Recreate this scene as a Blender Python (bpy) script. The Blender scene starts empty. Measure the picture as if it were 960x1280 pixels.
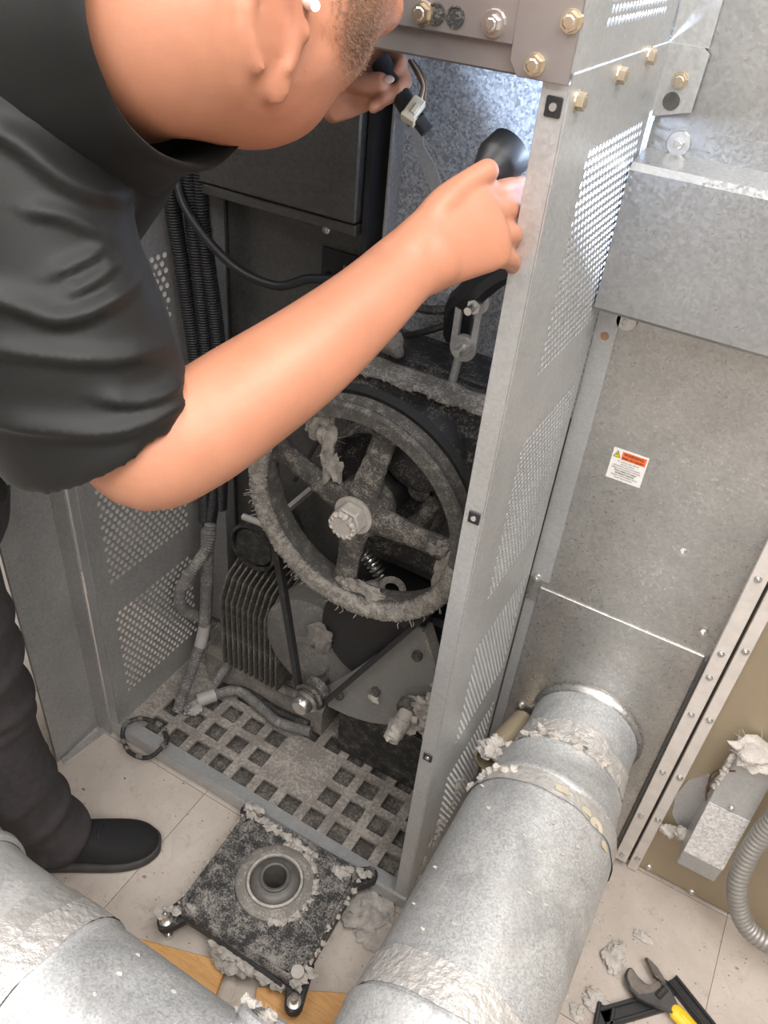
import bpy, bmesh, math, random
import numpy as np
from mathutils import Vector, Matrix, noise
random.seed(7)
PI = math.pi
V = Vector
SC = bpy.context.scene
COL = SC.collection

# ------------------------------------------------------------------ camera, world, lights, exposure
FPX = 1013.0
CX = V((0.86372248, 0.49689736, 0.08412183))      # camera right, in world axes
CD = V((0.36233924, -0.49626598, -0.78894255))    # camera down
CF = V((-0.35027667, 0.71190806, -0.6086815))     # camera forward
EYE = V((0, 0, 1.65))
cam_data = bpy.data.cameras.new('camera')
cam = bpy.data.objects.new('camera', cam_data)
COL.objects.link(cam)
cam.matrix_world = Matrix(((CX.x, -CD.x, -CF.x, EYE.x), (CX.y, -CD.y, -CF.y, EYE.y), (CX.z, -CD.z, -CF.z, EYE.z), (0, 0, 0, 1)))
cam_data.sensor_fit = 'HORIZONTAL'
cam_data.sensor_width = 36
cam_data.lens = FPX / 960 * 36
cam_data.clip_start = 0.02
SC.camera = cam

world = bpy.data.worlds.new('world')
SC.world = world
world.use_nodes = True
world.node_tree.nodes['Background'].inputs[0].default_value = (0.93, 0.96, 1.0, 1)
world.node_tree.nodes['Background'].inputs[1].default_value = 0.32
SC.view_settings.view_transform = 'Standard'
SC.view_settings.look = 'None'
SC.view_settings.gamma = 1
SC.view_settings.exposure = 0.0
SC.view_settings.use_curve_mapping = False

def area(name, loc, target, sx, sy, power, col=(1, 0.972, 0.94)):
    l = bpy.data.lights.new(name, 'AREA')
    l.shape = 'RECTANGLE'
    l.size = sx
    l.size_y = sy
    l.energy = power
    l.color = col
    o = bpy.data.objects.new(name, l)
    COL.objects.link(o)
    o.location = loc
    o.rotation_euler = (V(target) - V(loc)).to_track_quat('-Z', 'Y').to_euler()
    return o
area('ceiling_lamp', (0.35, 0.40, 2.62), (0.3, 0.4, 0), 1.3, 0.6, 34)
area('ceiling_lamp', (-1.3, 0.15, 2.62), (-1.3, 0.15, 0), 1.3, 0.6, 34)
area('ceiling_lamp', (1.25, -0.45, 2.62), (1.25, -0.45, 0), 1.3, 0.6, 34)
area('ceiling_lamp', (-0.3, -0.65, 2.62), (-0.3, -0.5, 0), 1.3, 0.6, 26)

# ------------------------------------------------------------------ node materials
def new_mat(name):
    m = bpy.data.materials.new(name)
    m.use_nodes = True
    nt = m.node_tree
    return m, nt, nt.nodes['Principled BSDF']
def nd(nt, t, **kw):
    n = nt.nodes.new(t)
    for k, v in kw.items():
        if k in n.inputs:
            n.inputs[k].default_value = v
        else:
            setattr(n, k, v)
    return n
def coords(nt, scale=(1, 1, 1)):
    tc = nt.nodes.new('ShaderNodeTexCoord')
    mp = nt.nodes.new('ShaderNodeMapping')
    mp.inputs['Scale'].default_value = scale
    nt.links.new(tc.outputs['Object'], mp.inputs['Vector'])
    return mp.outputs['Vector']
def ramp(nt, fac, stops):
    r = nt.nodes.new('ShaderNodeValToRGB')
    el = r.color_ramp.elements
    while len(el) < len(stops):
        el.new(0.5)
    for e, (p, c) in zip(el, stops):
        e.position = p
        e.color = (c[0], c[1], c[2], 1) if len(c) == 3 else c
    nt.links.new(fac, r.inputs['Fac'])
    return r.outputs['Color']
def g(v):
    return (v, v, v)
def mixc(nt, fac, a, b, mode='MIX'):
    n = nt.nodes.new('ShaderNodeMix')
    n.data_type = 'RGBA'
    n.blend_type = mode
    L = nt.links
    for s, x in (('Factor', fac), ('A', a), ('B', b)):
        inp = [i for i in n.inputs if i.name == s and (i.type == 'RGBA' or (s == 'Factor' and i.type == 'VALUE'))][0]
        if hasattr(x, 'is_output'):
            L.new(x, inp)
        else:
            inp.default_value = x if s == 'Factor' else (x[0], x[1], x[2], 1)
    return [o for o in n.outputs if o.type == 'RGBA'][0]
def noise_tex(nt, vec, scale, detail=4, rough=0.55, dist=0.0):
    n = nd(nt, 'ShaderNodeTexNoise', Scale=scale, Detail=detail, Roughness=rough, Distortion=dist)
    nt.links.new(vec, n.inputs['Vector'])
    return n.outputs['Fac']
def bump(nt, bsdf, h, strength=0.3, dist=0.002):
    b = nd(nt, 'ShaderNodeBump', Strength=strength, Distance=dist)
    nt.links.new(h, b.inputs['Height'])
    nt.links.new(b.outputs['Normal'], bsdf.inputs['Normal'])

def plain(name, col, rough=0.5, metal=0.0, var=0.15, scale=30, bmp=0.0, bscale=200, bdist=0.001):
    m, nt, b = new_mat(name)
    vec = coords(nt)
    n = noise_tex(nt, vec, scale)
    lo = tuple(c * (1 - var) for c in col)
    hi = tuple(c * (1 + var) for c in col)
    nt.links.new(ramp(nt, n, [(0.3, lo), (0.7, hi)]), b.inputs['Base Color'])
    b.inputs['Roughness'].default_value = rough
    b.inputs['Metallic'].default_value = metal
    if bmp:
        bump(nt, b, noise_tex(nt, vec, bscale, 3), bmp, bdist)
    return m

def galvanized(name, col=(0.5, 0.5, 0.5), rough=0.4, metal=0.9, spangle=90, contrast=0.12, dust=0.0, dustcol=(0.42, 0.39, 0.36), stain=0.2, blotch=0.0):
    """zinc sheet: crystalline spangle, blotches, fine scratches, optional dust film"""
    m, nt, b = new_mat(name)
    L = nt.links
    vec = coords(nt)
    vo = nd(nt, 'ShaderNodeTexVoronoi', Scale=spangle, Randomness=1.0)
    L.new(vec, vo.inputs['Vector'])
    bw = nt.nodes.new('ShaderNodeSeparateColor')
    L.new(vo.outputs['Color'], bw.inputs[0])
    sp = ramp(nt, bw.outputs[0], [(0.0, tuple(c * (1 - contrast) for c in col)), (1.0, tuple(c * (1 + contrast) for c in col))])
    n1 = noise_tex(nt, vec, 6, 6, 0.6)
    c = mixc(nt, stain, sp, ramp(nt, n1, [(0.35, g(0.35)), (0.65, g(0.75))]), 'OVERLAY')
    met = None
    if dust > 0:
        n2 = noise_tex(nt, vec, 14, 8, 0.7)
        n3 = noise_tex(nt, vec, 260, 3, 0.6)
        d = nt.nodes.new('ShaderNodeMath')
        d.operation = 'ADD'
        L.new(n2, d.inputs[0])
        L.new(n3, d.inputs[1])
        d2 = nt.nodes.new('ShaderNodeMath')
        d2.operation = 'MULTIPLY'
        L.new(d.outputs[0], d2.inputs[0])
        d2.inputs[1].default_value = 0.5
        df = ramp(nt, d2.outputs[0], [(0.62 - dust * 0.25, g(0)), (0.78 - dust * 0.25, g(1))])
        c = mixc(nt, df, c, dustcol)
        inv = ramp(nt, df, [(0, g(metal)), (1, g(0.0))])
        L.new(inv, b.inputs['Metallic'])
    else:
        b.inputs['Metallic'].default_value = metal
    if blotch:
        nb_ = noise_tex(nt, vec, 6.5, 5, 0.6, 0.4)
        c = mixc(nt, ramp(nt, nb_, [(0.52, g(0)), (0.66, g(blotch))]), c, (0.20, 0.20, 0.205))
    L.new(c, b.inputs['Base Color'])
    rr = ramp(nt, bw.outputs[1], [(0, g(max(0.05, rough - 0.09))), (1, g(rough + 0.12))])
    L.new(rr, b.inputs['Roughness'])
    bump(nt, b, noise_tex(nt, vec, 9, 3), 0.25, 0.006)
    return m

def dusty(name, base, dustc, amount=0.5, scale=25, rough=0.8, metal=0.0, bmp=0.6):
    m, nt, b = new_mat(name)
    vec = coords(nt)
    n = noise_tex(nt, vec, scale, 8, 0.72)
    n2 = noise_tex(nt, vec, scale * 9, 4, 0.7)
    a = nt.nodes.new('ShaderNodeMath')
    a.operation = 'ADD'
    nt.links.new(n, a.inputs[0])
    nt.links.new(n2, a.inputs[1])
    a2 = nt.nodes.new('ShaderNodeMath')
    a2.operation = 'MULTIPLY'
    nt.links.new(a.outputs[0], a2.inputs[0])
    a2.inputs[1].default_value = 0.5
    f = ramp(nt, a2.outputs[0], [(0.60 - amount * 0.22, g(0)), (0.72 - amount * 0.22, g(1))])
    nt.links.new(mixc(nt, f, base, dustc), b.inputs['Base Color'])
    b.inputs['Roughness'].default_value = rough
    b.inputs['Metallic'].default_value = metal
    bump(nt, b, a.outputs[0], bmp, 0.002)
    return m

M = {}
M['galv'] = galvanized('galvanized_sheet', (0.50, 0.508, 0.515), 0.38, 0.6, 260, 0.07)
M['galv_warm'] = galvanized('galvanized_back_panel', (0.47, 0.46, 0.445), 0.34, 0.85, 230, 0.09, stain=0.30)
M['galv_bright'] = galvanized('galvanized_spangled', (0.42, 0.44, 0.47), 0.46, 0.5, 300, 0.42)
M['galv_white'] = galvanized('galvanized_white_spangle', (0.64, 0.63, 0.63), 0.4, 0.35, 260, 0.25)
M['galv_panel'] = galvanized('galvanized_panel', (0.40, 0.405, 0.41), 0.36, 0.8, 260, 0.07)
M['galv_dark'] = galvanized('galvanized_aged_shaded_interior', (0.14, 0.137, 0.132), 0.40, 0.75, 220, 0.12, dust=0.25, dustcol=(0.085, 0.08, 0.075))  # aged, dusty zinc with the compartment's shade also put into the colour
M['galv_dust'] = galvanized('galvanized_dusty', (0.44, 0.44, 0.44), 0.42, 0.55, 230, 0.12, dust=0.45, dustcol=(0.36, 0.335, 0.31))
M['duct'] = galvanized('duct_zinc', (0.50, 0.51, 0.52), 0.52, 0.45, 380, 0.22, dust=0.5, dustcol=(0.47, 0.46, 0.45), stain=0.08, blotch=0.42)
M['duct_light'] = galvanized('duct_zinc_worn', (0.52, 0.52, 0.52), 0.5, 0.45, 260, 0.12, dust=0.6, dustcol=(0.50, 0.48, 0.46), stain=0.15)
M['floor_tile'] = None
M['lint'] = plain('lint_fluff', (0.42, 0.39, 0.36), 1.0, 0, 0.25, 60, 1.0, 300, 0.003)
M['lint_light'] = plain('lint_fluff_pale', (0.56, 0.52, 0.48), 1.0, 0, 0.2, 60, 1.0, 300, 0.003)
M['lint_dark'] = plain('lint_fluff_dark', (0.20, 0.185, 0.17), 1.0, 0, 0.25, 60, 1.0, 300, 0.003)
M['black'] = plain('black_plastic', (0.018, 0.018, 0.02), 0.45, 0, 0.2)
M['black_dust'] = dusty('black_plastic_dusty', (0.02, 0.02, 0.02), (0.16, 0.15, 0.135), 0.45, 40, 0.6)
M['black_paint'] = dusty('black_paint_linty', (0.02, 0.02, 0.022), (0.26, 0.24, 0.22), 0.36, 30, 0.6, 0.0, 0.5)
M['rubber'] = plain('belt_rubber', (0.022, 0.022, 0.022), 0.6, 0, 0.3)
M['rubber_dust'] = dusty('belt_rubber_dusty', (0.02, 0.02, 0.02), (0.10, 0.094, 0.087), 0.25, 50, 0.6)
M['iron'] = dusty('cast_iron_linty', (0.055, 0.051, 0.047), (0.29, 0.265, 0.235), 0.50, 45, 0.85, 0.0, 0.9)
M['iron_rim'] = dusty('cast_iron_caked', (0.085, 0.08, 0.075), (0.30, 0.28, 0.25), 0.45, 60, 0.95, 0.0, 1.0)
M['iron_groove'] = plain('worn_groove', (0.16, 0.15, 0.145), 0.42, 0.6, 0.2)
M['steel'] = plain('bare_steel', (0.55, 0.54, 0.53), 0.3, 1.0, 0.15, 60)
M['steel_dark'] = plain('oily_steel', (0.20, 0.195, 0.19), 0.4, 0.9, 0.3, 50)
M['zinc_bolt'] = plain('zinc_bolt', (0.66, 0.65, 0.63), 0.28, 0.9, 0.1, 60)
M['brass_bolt'] = plain('yellow_zinc_bolt', (0.62, 0.53, 0.41), 0.3, 0.9, 0.15, 90)
M['nut'] = dusty('linty_nut', (0.48, 0.45, 0.42), (0.62, 0.58, 0.52), 0.5, 60, 0.6, 0.3)
M['beam'] = plain('dull_zinc_beam', (0.33, 0.305, 0.30), 0.42, 0.75, 0.06, 12)
M['tan'] = plain('tan_enamel', (0.36, 0.295, 0.205), 0.38, 0.25, 0.06, 5, 0.15, 60, 0.001)
M['cream'] = plain('cream_enamel', (0.66, 0.61, 0.57), 0.5, 0.1, 0.08, 40, 0.3, 400, 0.001)
M['tape'] = plain('foil_tape', (0.55, 0.535, 0.52), 0.42, 0.45, 0.1, 40, 0.7, 90, 0.004)
M['tape_clear'] = plain('crinkled_tape', (0.58, 0.56, 0.545), 0.38, 0.35, 0.12, 60, 0.8, 110, 0.005)
M['glue'] = plain('dried_sealant', (0.54, 0.475, 0.37), 0.6, 0, 0.15)
M['wood'] = None
M['white_paper'] = plain('label_paper', (0.82, 0.80, 0.78), 0.5, 0, 0.03)
M['orange'] = plain('label_orange', (0.85, 0.16, 0.04), 0.5, 0, 0.03)
M['yellow_print'] = plain('label_yellow', (0.80, 0.62, 0.03), 0.5, 0, 0.03)
M['ink'] = plain('label_ink', (0.03, 0.03, 0.03), 0.6, 0, 0.03)
M['grip'] = plain('yellow_grip', (0.85, 0.56, 0.02), 0.45, 0, 0.06, 40)
M['tool_steel'] = plain('tool_steel', (0.20, 0.18, 0.165), 0.35, 0.85, 0.25, 50)
M['tool_dark'] = plain('tool_dark_steel', (0.10, 0.098, 0.10), 0.42, 0.7, 0.2, 50)
M['cream_plastic'] = plain('cream_plastic', (0.62, 0.55, 0.42), 0.4, 0, 0.06)
M['wire_brown'] = plain('brown_wire', (0.16, 0.085, 0.045), 0.5, 0, 0.1)
M['conduit'] = dusty('grey_conduit', (0.13, 0.125, 0.125), (0.34, 0.315, 0.29), 0.5, 30, 0.7)
M['conduit_light'] = plain('grey_pvc_conduit', (0.36, 0.345, 0.33), 0.5, 0, 0.12, 20)
M['shirt'] = None
M['trousers'] = plain('charcoal_cloth', (0.046, 0.041, 0.043), 0.9, 0, 0.2, 60, 0.3, 900, 0.0006)
M['shoe'] = plain('black_knit', (0.010, 0.010, 0.011), 0.85, 0, 0.2, 200, 0.5, 900, 0.0006)
M['sole'] = plain('dark_rubber_sole', (0.045, 0.042, 0.04), 0.7, 0, 0.2)
M['flange_metal'] = plain('bearing_race', (0.12, 0.112, 0.105), 0.5, 0.2, 0.2, 60)
M['flange_grey'] = dusty('bearing_cast_ring', (0.18, 0.17, 0.155), (0.36, 0.335, 0.30), 0.5, 30, 0.75)

def mk_floor():
    m, nt, b = new_mat('vinyl_tile')
    vec = coords(nt)
    n = noise_tex(nt, vec, 7, 8, 0.65)
    c = ramp(nt, n, [(0.3, (0.44, 0.38, 0.335)), (0.7, (0.58, 0.515, 0.46))])
    n2 = noise_tex(nt, vec, 30, 8, 0.78, 0.8)
    f = ramp(nt, n2, [(0.54, g(0)), (0.68, g(0.8))])
    c = mixc(nt, f, c, (0.36, 0.305, 0.26))
    n4 = noise_tex(nt, vec, 11, 8, 0.8, 1.5)
    c = mixc(nt, ramp(nt, n4, [(0.58, g(0)), (0.64, g(0.5))]), c, (0.40, 0.355, 0.315))
    n3 = noise_tex(nt, vec, 150, 4, 0.75)
    f3 = ramp(nt, n3, [(0.62, g(0)), (0.70, g(0.9))])
    c = mixc(nt, f3, c, (0.27, 0.225, 0.19))
    nt.links.new(c, b.inputs['Base Color'])
    b.inputs['Roughness'].default_value = 0.62
    bump(nt, b, n2, 0.25, 0.002)
    return m
M['floor_tile'] = mk_floor()
def mk_wood():
    m, nt, b = new_mat('pine')
    vec = coords(nt, (3, 40, 40))
    n = noise_tex(nt, vec, 3.0, 5, 0.6, 1.2)
    nt.links.new(ramp(nt, n, [(0.3, (0.50, 0.24, 0.075)), (0.55, (0.66, 0.37, 0.14)), (0.75, (0.42, 0.19, 0.06))]), b.inputs['Base Color'])
    b.inputs['Roughness'].default_value = 0.6
    return m
M['wood'] = mk_wood()
def mk_shirt():
    m, nt, b = new_mat('black_polyester')
    vec = coords(nt)
    n = noise_tex(nt, vec, 14, 3)
    nt.links.new(ramp(nt, n, [(0.3, g(0.006)), (0.7, g(0.009))]), b.inputs['Base Color'])
    b.inputs['Roughness'].default_value = 0.55
    b.inputs['Specular IOR Level'].default_value = 0.32
    b.inputs['Sheen Weight'].default_value = 0.05
    b.inputs['Sheen Roughness'].default_value = 0.4
    bump(nt, b, noise_tex(nt, vec, 900, 2), 0.15, 0.0005)
    return m
M['shirt'] = mk_shirt()
def mk_skin(name, lo, hi, red):
    m, nt, b = new_mat(name)
    vec = coords(nt)
    n = noise_tex(nt, vec, 18, 5, 0.6)
    c = ramp(nt, n, [(0.3, lo), (0.7, hi)])
    n2 = noise_tex(nt, vec, 9, 3, 0.5)
    c = mixc(nt, ramp(nt, n2, [(0.5, g(0)), (0.75, g(0.5))]), c, red)
    nt.links.new(c, b.inputs['Base Color'])
    b.inputs['Roughness'].default_value = 0.5
    b.inputs['Subsurface Weight'].default_value = 0.12
    b.inputs['Subsurface Radius'].default_value = (0.6, 0.25, 0.12)
    b.inputs['Subsurface Scale'].default_value = 0.012
    v1 = nd(nt, 'ShaderNodeTexVoronoi', Scale=420.0)
    nt.links.new(vec, v1.inputs['Vector'])
    a = nt.nodes.new('ShaderNodeMath')
    a.operation = 'ADD'
    nt.links.new(v1.outputs['Distance'], a.inputs[0])
    nt.links.new(noise_tex(nt, vec, 120, 3), a.inputs[1])
    bump(nt, b, a.outputs[0], 0.07, 0.001)
    return m
M['skin'] = mk_skin('skin', (0.405, 0.175, 0.103), (0.485, 0.222, 0.135), (0.42, 0.150, 0.095))
def mk_hair():
    m, nt, b = new_mat('cropped_hair')
    vec = coords(nt)
    n = noise_tex(nt, vec, 330, 3, 0.7)
    nt.links.new(ramp(nt, n, [(0.35, (0.06, 0.035, 0.022)), (0.7, (0.24, 0.15, 0.105))]), b.inputs['Base Color'])
    b.inputs['Roughness'].default_value = 0.75
    bump(nt, b, n, 0.8, 0.002)
    return m
M['hair'] = mk_hair()
M['stubble'] = plain('stubble', (0.20, 0.115, 0.075), 0.7, 0, 0.5, 260, 0.6, 700, 0.001)

# ------------------------------------------------------------------ mesh helpers
def at(u, v, d):
    """the world point seen at (u, v) at distance d along the viewing axis (survey of the photograph)"""
    return EYE + (CX * (u - 480) + CD * (v - 640) + CF * FPX) * (d / FPX)

def frame_of(t, ref=None):
    t = V(t).normalized()
    r = V(ref) if ref is not None else (V((0, 0, 1)) if abs(t.z) < 0.9 else V((1, 0, 0)))
    a = (r - t * r.dot(t))
    if a.length < 1e-6:
        a = t.orthogonal()
    a.normalize()
    return a, t.cross(a)

def spline(pts, n):
    """Catmull-Rom through pts (any tuples), n samples per span"""
    P = [np.array(p, float) for p in pts]
    out = []
    for i in range(len(P) - 1):
        p0 = P[i - 1] if i else 2 * P[0] - P[1]
        p1, p2 = P[i], P[i + 1]
        p3 = P[i + 2] if i + 2 < len(P) else 2 * P[-1] - P[-2]
        for k in range(n):
            t = k / n
            out.append(0.5 * (2 * p1 + (p2 - p0) * t + (2 * p0 - 5 * p1 + 4 * p2 - p3) * t * t + (3 * p1 - p0 - 3 * p2 + p3) * t ** 3))
    out.append(P[-1])
    return out

class MB:
    def __init__(s):
        s.v = []
        s.f = []
    def add(s, vs, fs):
        o = len(s.v)
        s.v.extend([tuple(p) for p in vs])
        s.f.extend([tuple(i + o for i in f) for f in fs])
        return s
    def box(s, c, size, rot=None):
        x, y, z = [q / 2 for q in size]
        vs = [V((a, b, d)) for a in (-x, x) for b in (-y, y) for d in (-z, z)]
        if rot is not None:
            vs = [rot @ p for p in vs]
        vs = [p + V(c) for p in vs]
        return s.add(vs, [(0, 1, 3, 2), (4, 6, 7, 5), (0, 4, 5, 1), (2, 3, 7, 6), (0, 2, 6, 4), (1, 5, 7, 3)])
    def span(s, x0, x1, y0, y1, z0, z1):
        return s.box(((x0 + x1) / 2, (y0 + y1) / 2, (z0 + z1) / 2), (abs(x1 - x0), abs(y1 - y0), abs(z1 - z0)))
    def cyl(s, a, b, r, r2=None, n=16, cap=True, phase=0.0, ref=None):
        a, b = V(a), V(b)
        r2 = r if r2 is None else r2
        u, w = frame_of(b - a, ref)
        vs = []
        for p, q in ((a, r), (b, r2)):
            for i in range(n):
                t = 2 * PI * i / n + phase
                vs.append(p + (u * math.cos(t) + w * math.sin(t)) * q)
        fs = [(i, (i + 1) % n, n + (i + 1) % n, n + i) for i in range(n)]
        if cap:
            fs.append(tuple(range(n - 1, -1, -1)))
            fs.append(tuple(range(n, 2 * n)))
        return s.add(vs, fs)
    def tube(s, pts, r, n=8, cap=True, ref=None, closed=False, flat=1.0):
        pts = [V(p[:3]) for p in pts]
        m = len(pts)
        rs = r if isinstance(r, (list, tuple)) else [r] * m
        vs, fs = [], []
        a = None
        for i, p in enumerate(pts):
            if closed:
                t = pts[(i + 1) % m] - pts[i - 1]
            else:
                t = pts[min(i + 1, m - 1)] - pts[max(i - 1, 0)]
            if t.length < 1e-9:
                t = V((0, 0, 1))
            t.normalize()
            if a is None:
                a, b = frame_of(t, ref)
            else:
                a = a - t * a.dot(t)
                if a.length < 1e-6:
                    a = t.orthogonal()
                a.normalize()
                b = t.cross(a)
            for k in range(n):
                q = 2 * PI * k / n
                vs.append(p + (a * math.cos(q) + b * math.sin(q) * flat) * rs[i])
        for i in range(m if closed else m - 1):
            j = (i + 1) % m
            for k in range(n):
                l = (k + 1) % n
                fs.append((i * n + k, i * n + l, j * n + l, j * n + k))
        if cap and not closed:
            fs.append(tuple(range(n - 1, -1, -1)))
            fs.append(tuple((m - 1) * n + k for k in range(n)))
        return s.add(vs, fs)
    def lathe(s, prof, origin, axis, n=32, closed=False, ref=None, a0=0.0, a1=2 * PI):
        """prof: (radius, height along axis)"""
        origin = V(origin)
        axis = V(axis).normalized()
        u, w = frame_of(axis, ref)
        full = abs(a1 - a0 - 2 * PI) < 1e-6
        m = n if full else n + 1
        vs = []
        for i in range(m):
            t = a0 + (a1 - a0) * i / n
            d = u * math.cos(t) + w * math.sin(t)
            for r, h in prof:
                vs.append(origin + d * r + axis * h)
        k = len(prof)
        fs = []
        for i in range(n):
            j = (i + 1) % m
            for q in range(k if closed else k - 1):
                p = (q + 1) % k
                fs.append((i * k + q, j * k + q, j * k + p, i * k + p))
        return s.add(vs, fs)
    def prism(s, poly, o, u, w, h):
        """polygon (list of (a, b)) in the plane o + a u + b w, extruded by vector h"""
        o, u, w, h = V(o), V(u), V(w), V(h)
        n = len(poly)
        vs = [o + u * a + w * b for a, b in poly] + [o + u * a + w * b + h for a, b in poly]
        fs = [tuple(range(n - 1, -1, -1)), tuple(range(n, 2 * n))] + [(i, (i + 1) % n, n + (i + 1) % n, n + i) for i in range(n)]
        return s.add(vs, fs)
    def ellipsoid(s, c, ax, n=16, m=10):
        """ax: three half-axis vectors"""
        c = V(c)
        A = [V(a) for a in ax]
        vs = [c + A[2]]
        for i in range(1, m):
            p = PI * i / m
            for k in range(n):
                q = 2 * PI * k / n
                vs.append(c + A[0] * math.sin(p) * math.cos(q) + A[1] * math.sin(p) * math.sin(q) + A[2] * math.cos(p))
        vs.append(c - A[2])
        fs = [(0, 1 + k, 1 + (k + 1) % n) for k in range(n)]
        for i in range(m - 2):
            for k in range(n):
                l = (k + 1) % n
                fs.append((1 + i * n + k, 1 + (i + 1) * n + k, 1 + (i + 1) * n + l, 1 + i * n + l))
        e = len(vs) - 1
        b = 1 + (m - 2) * n
        fs += [(b + k, e, b + (k + 1) % n) for k in range(n)]
        return s.add(vs, fs)
    def limb(s, secs, side, n=20, per=6):
        """closed round-ended limb; secs: (point, half width along side, half thickness)"""
        side = V(side)
        sm = spline([(*p, a, b) for p, a, b in secs], per)
        pts = [V(q[:3]) for q in sm]
        dat = [(q[3], q[4]) for q in sm]
        rings = []
        m = len(pts)
        for i in range(m):
            t = (pts[min(i + 1, m - 1)] - pts[max(i - 1, 0)]).normalized()
            u = (side - t * side.dot(t)).normalized()
            w = t.cross(u)
            rings.append((pts[i], t, u, w, *dat[i]))
        full = []
        p, t, u, w, a, b = rings[0]
        for q in (80, 60, 40, 20):
            c = math.cos(math.radians(q))
            full.append((p - t * min(a, b) * math.sin(math.radians(q)), t, u, w, a * c, b * c))
        full += rings
        p, t, u, w, a, b = rings[-1]
        for q in (20, 40, 60, 80):
            c = math.cos(math.radians(q))
            full.append((p + t * min(a, b) * math.sin(math.radians(q)), t, u, w, a * c, b * c))
        vs = []
        for p, t, u, w, a, b in full:
            for k in range(n):
                q = 2 * PI * k / n
                vs.append(p + u * math.cos(q) * a + w * math.sin(q) * b)
        fs = []
        for i in range(len(full) - 1):
            for k in range(n):
                l = (k + 1) % n
                fs.append((i * n + k, i * n + l, (i + 1) * n + l, (i + 1) * n + k))
        fs.append(tuple(range(n - 1, -1, -1)))
        e = (len(full) - 1) * n
        fs.append(tuple(e + k for k in range(n)))
        return s.add(vs, fs)
    def build(s, name, mat, parent=None, smooth=35, bevel=0, origin=None, solid=0, seg=1, fix=False):
        me = bpy.data.meshes.new(name)
        vs = s.v
        if origin is not None:
            o = V(origin)
            vs = [(p[0] - o.x, p[1] - o.y, p[2] - o.z) for p in vs]
        me.from_pydata(vs, [], s.f)
        me.update()
        if fix:
            bm = bmesh.new()
            bm.from_mesh(me)
            bmesh.ops.recalc_face_normals(bm, faces=bm.faces)
            bm.to_mesh(me)
            bm.free()
        return link(name, me, mat, parent, smooth, bevel, origin, solid, seg)

def link(name, me, mat, parent=None, smooth=35, bevel=0, origin=None, solid=0, seg=1):
    if mat is not None and not me.materials:
        me.materials.append(M[mat] if isinstance(mat, str) else mat)
    if smooth:
        me.polygons.foreach_set('use_smooth', [True] * len(me.polygons))
        if smooth < 180:
            me.set_sharp_from_angle(angle=math.radians(smooth))
    ob = bpy.data.objects.new(name, me)
    COL.objects.link(ob)
    if origin is not None:
        ob.location = origin
    if parent is not None:
        ob.parent = parent
        if parent.parent is None:
            ob.matrix_parent_inverse = parent.matrix_basis.inverted()
    if bevel:
        b = ob.modifiers.new('bevel', 'BEVEL')
        b.width = bevel
        b.segments = seg
        b.limit_method = 'ANGLE'
    if solid:
        b = ob.modifiers.new('thickness', 'SOLIDIFY')
        b.thickness = solid
        b.offset = 0
    return ob

def tag(o, label, cat, group=None):
    o['label'] = label
    o['category'] = cat
    if group:
        o['group'] = group
    return o
def thing(name, label, cat, loc=(0, 0, 0), group=None):
    o = bpy.data.objects.new(name, None)
    COL.objects.link(o)
    o.location = loc
    o.empty_display_size = 0.05
    o.matrix_basis = Matrix.Translation(loc)
    return tag(o, label, cat, group)
def structure(o):
    o['kind'] = 'structure'
    return o
def stuff(o):
    o['kind'] = 'stuff'
    return o

def place(me, name, mat, parent, loc, direction, roll=0.0, scale=1.0):
    """link shared mesh ME (its head points along +z) as a child, head towards DIRECTION"""
    ob = bpy.data.objects.new(name, me)
    COL.objects.link(ob)
    if not me.materials:
        me.materials.append(M[mat])
    q = V(direction).to_track_quat('Z', 'Y').to_matrix().to_4x4()
    ob.parent = parent
    ob.matrix_parent_inverse = parent.matrix_basis.inverted() if parent.parent is None else Matrix.Identity(4)
    ob.matrix_basis = Matrix.Translation(loc) @ q @ Matrix.Rotation(roll, 4, 'Z') @ Matrix.Scale(scale, 4)
    return ob

def screw_mesh(name, mat, r=0.0055, h=0.005, washer=1.45):
    b = MB()
    b.cyl((0, 0, -0.002), (0, 0, 0.0012), r * washer, r * washer * 0.92, 14)
    b.cyl((0, 0, 0.0012), (0, 0, h), r, r * 0.96, 6)
    b.cyl((0, 0, h), (0, 0, h + 0.0007), r * 0.7, r * 0.55, 8)
    me = bpy.data.meshes.new(name)
    me.from_pydata(b.v, [], b.f)
    me.materials.append(M[mat])
    return me
SCREW = screw_mesh('screw', 'zinc_bolt')
SCREW_BIG = screw_mesh('bolt', 'zinc_bolt', 0.0075, 0.006, 1.6)
BRASS = screw_mesh('bolt', 'brass_bolt', 0.0085, 0.008, 1.25)

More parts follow.
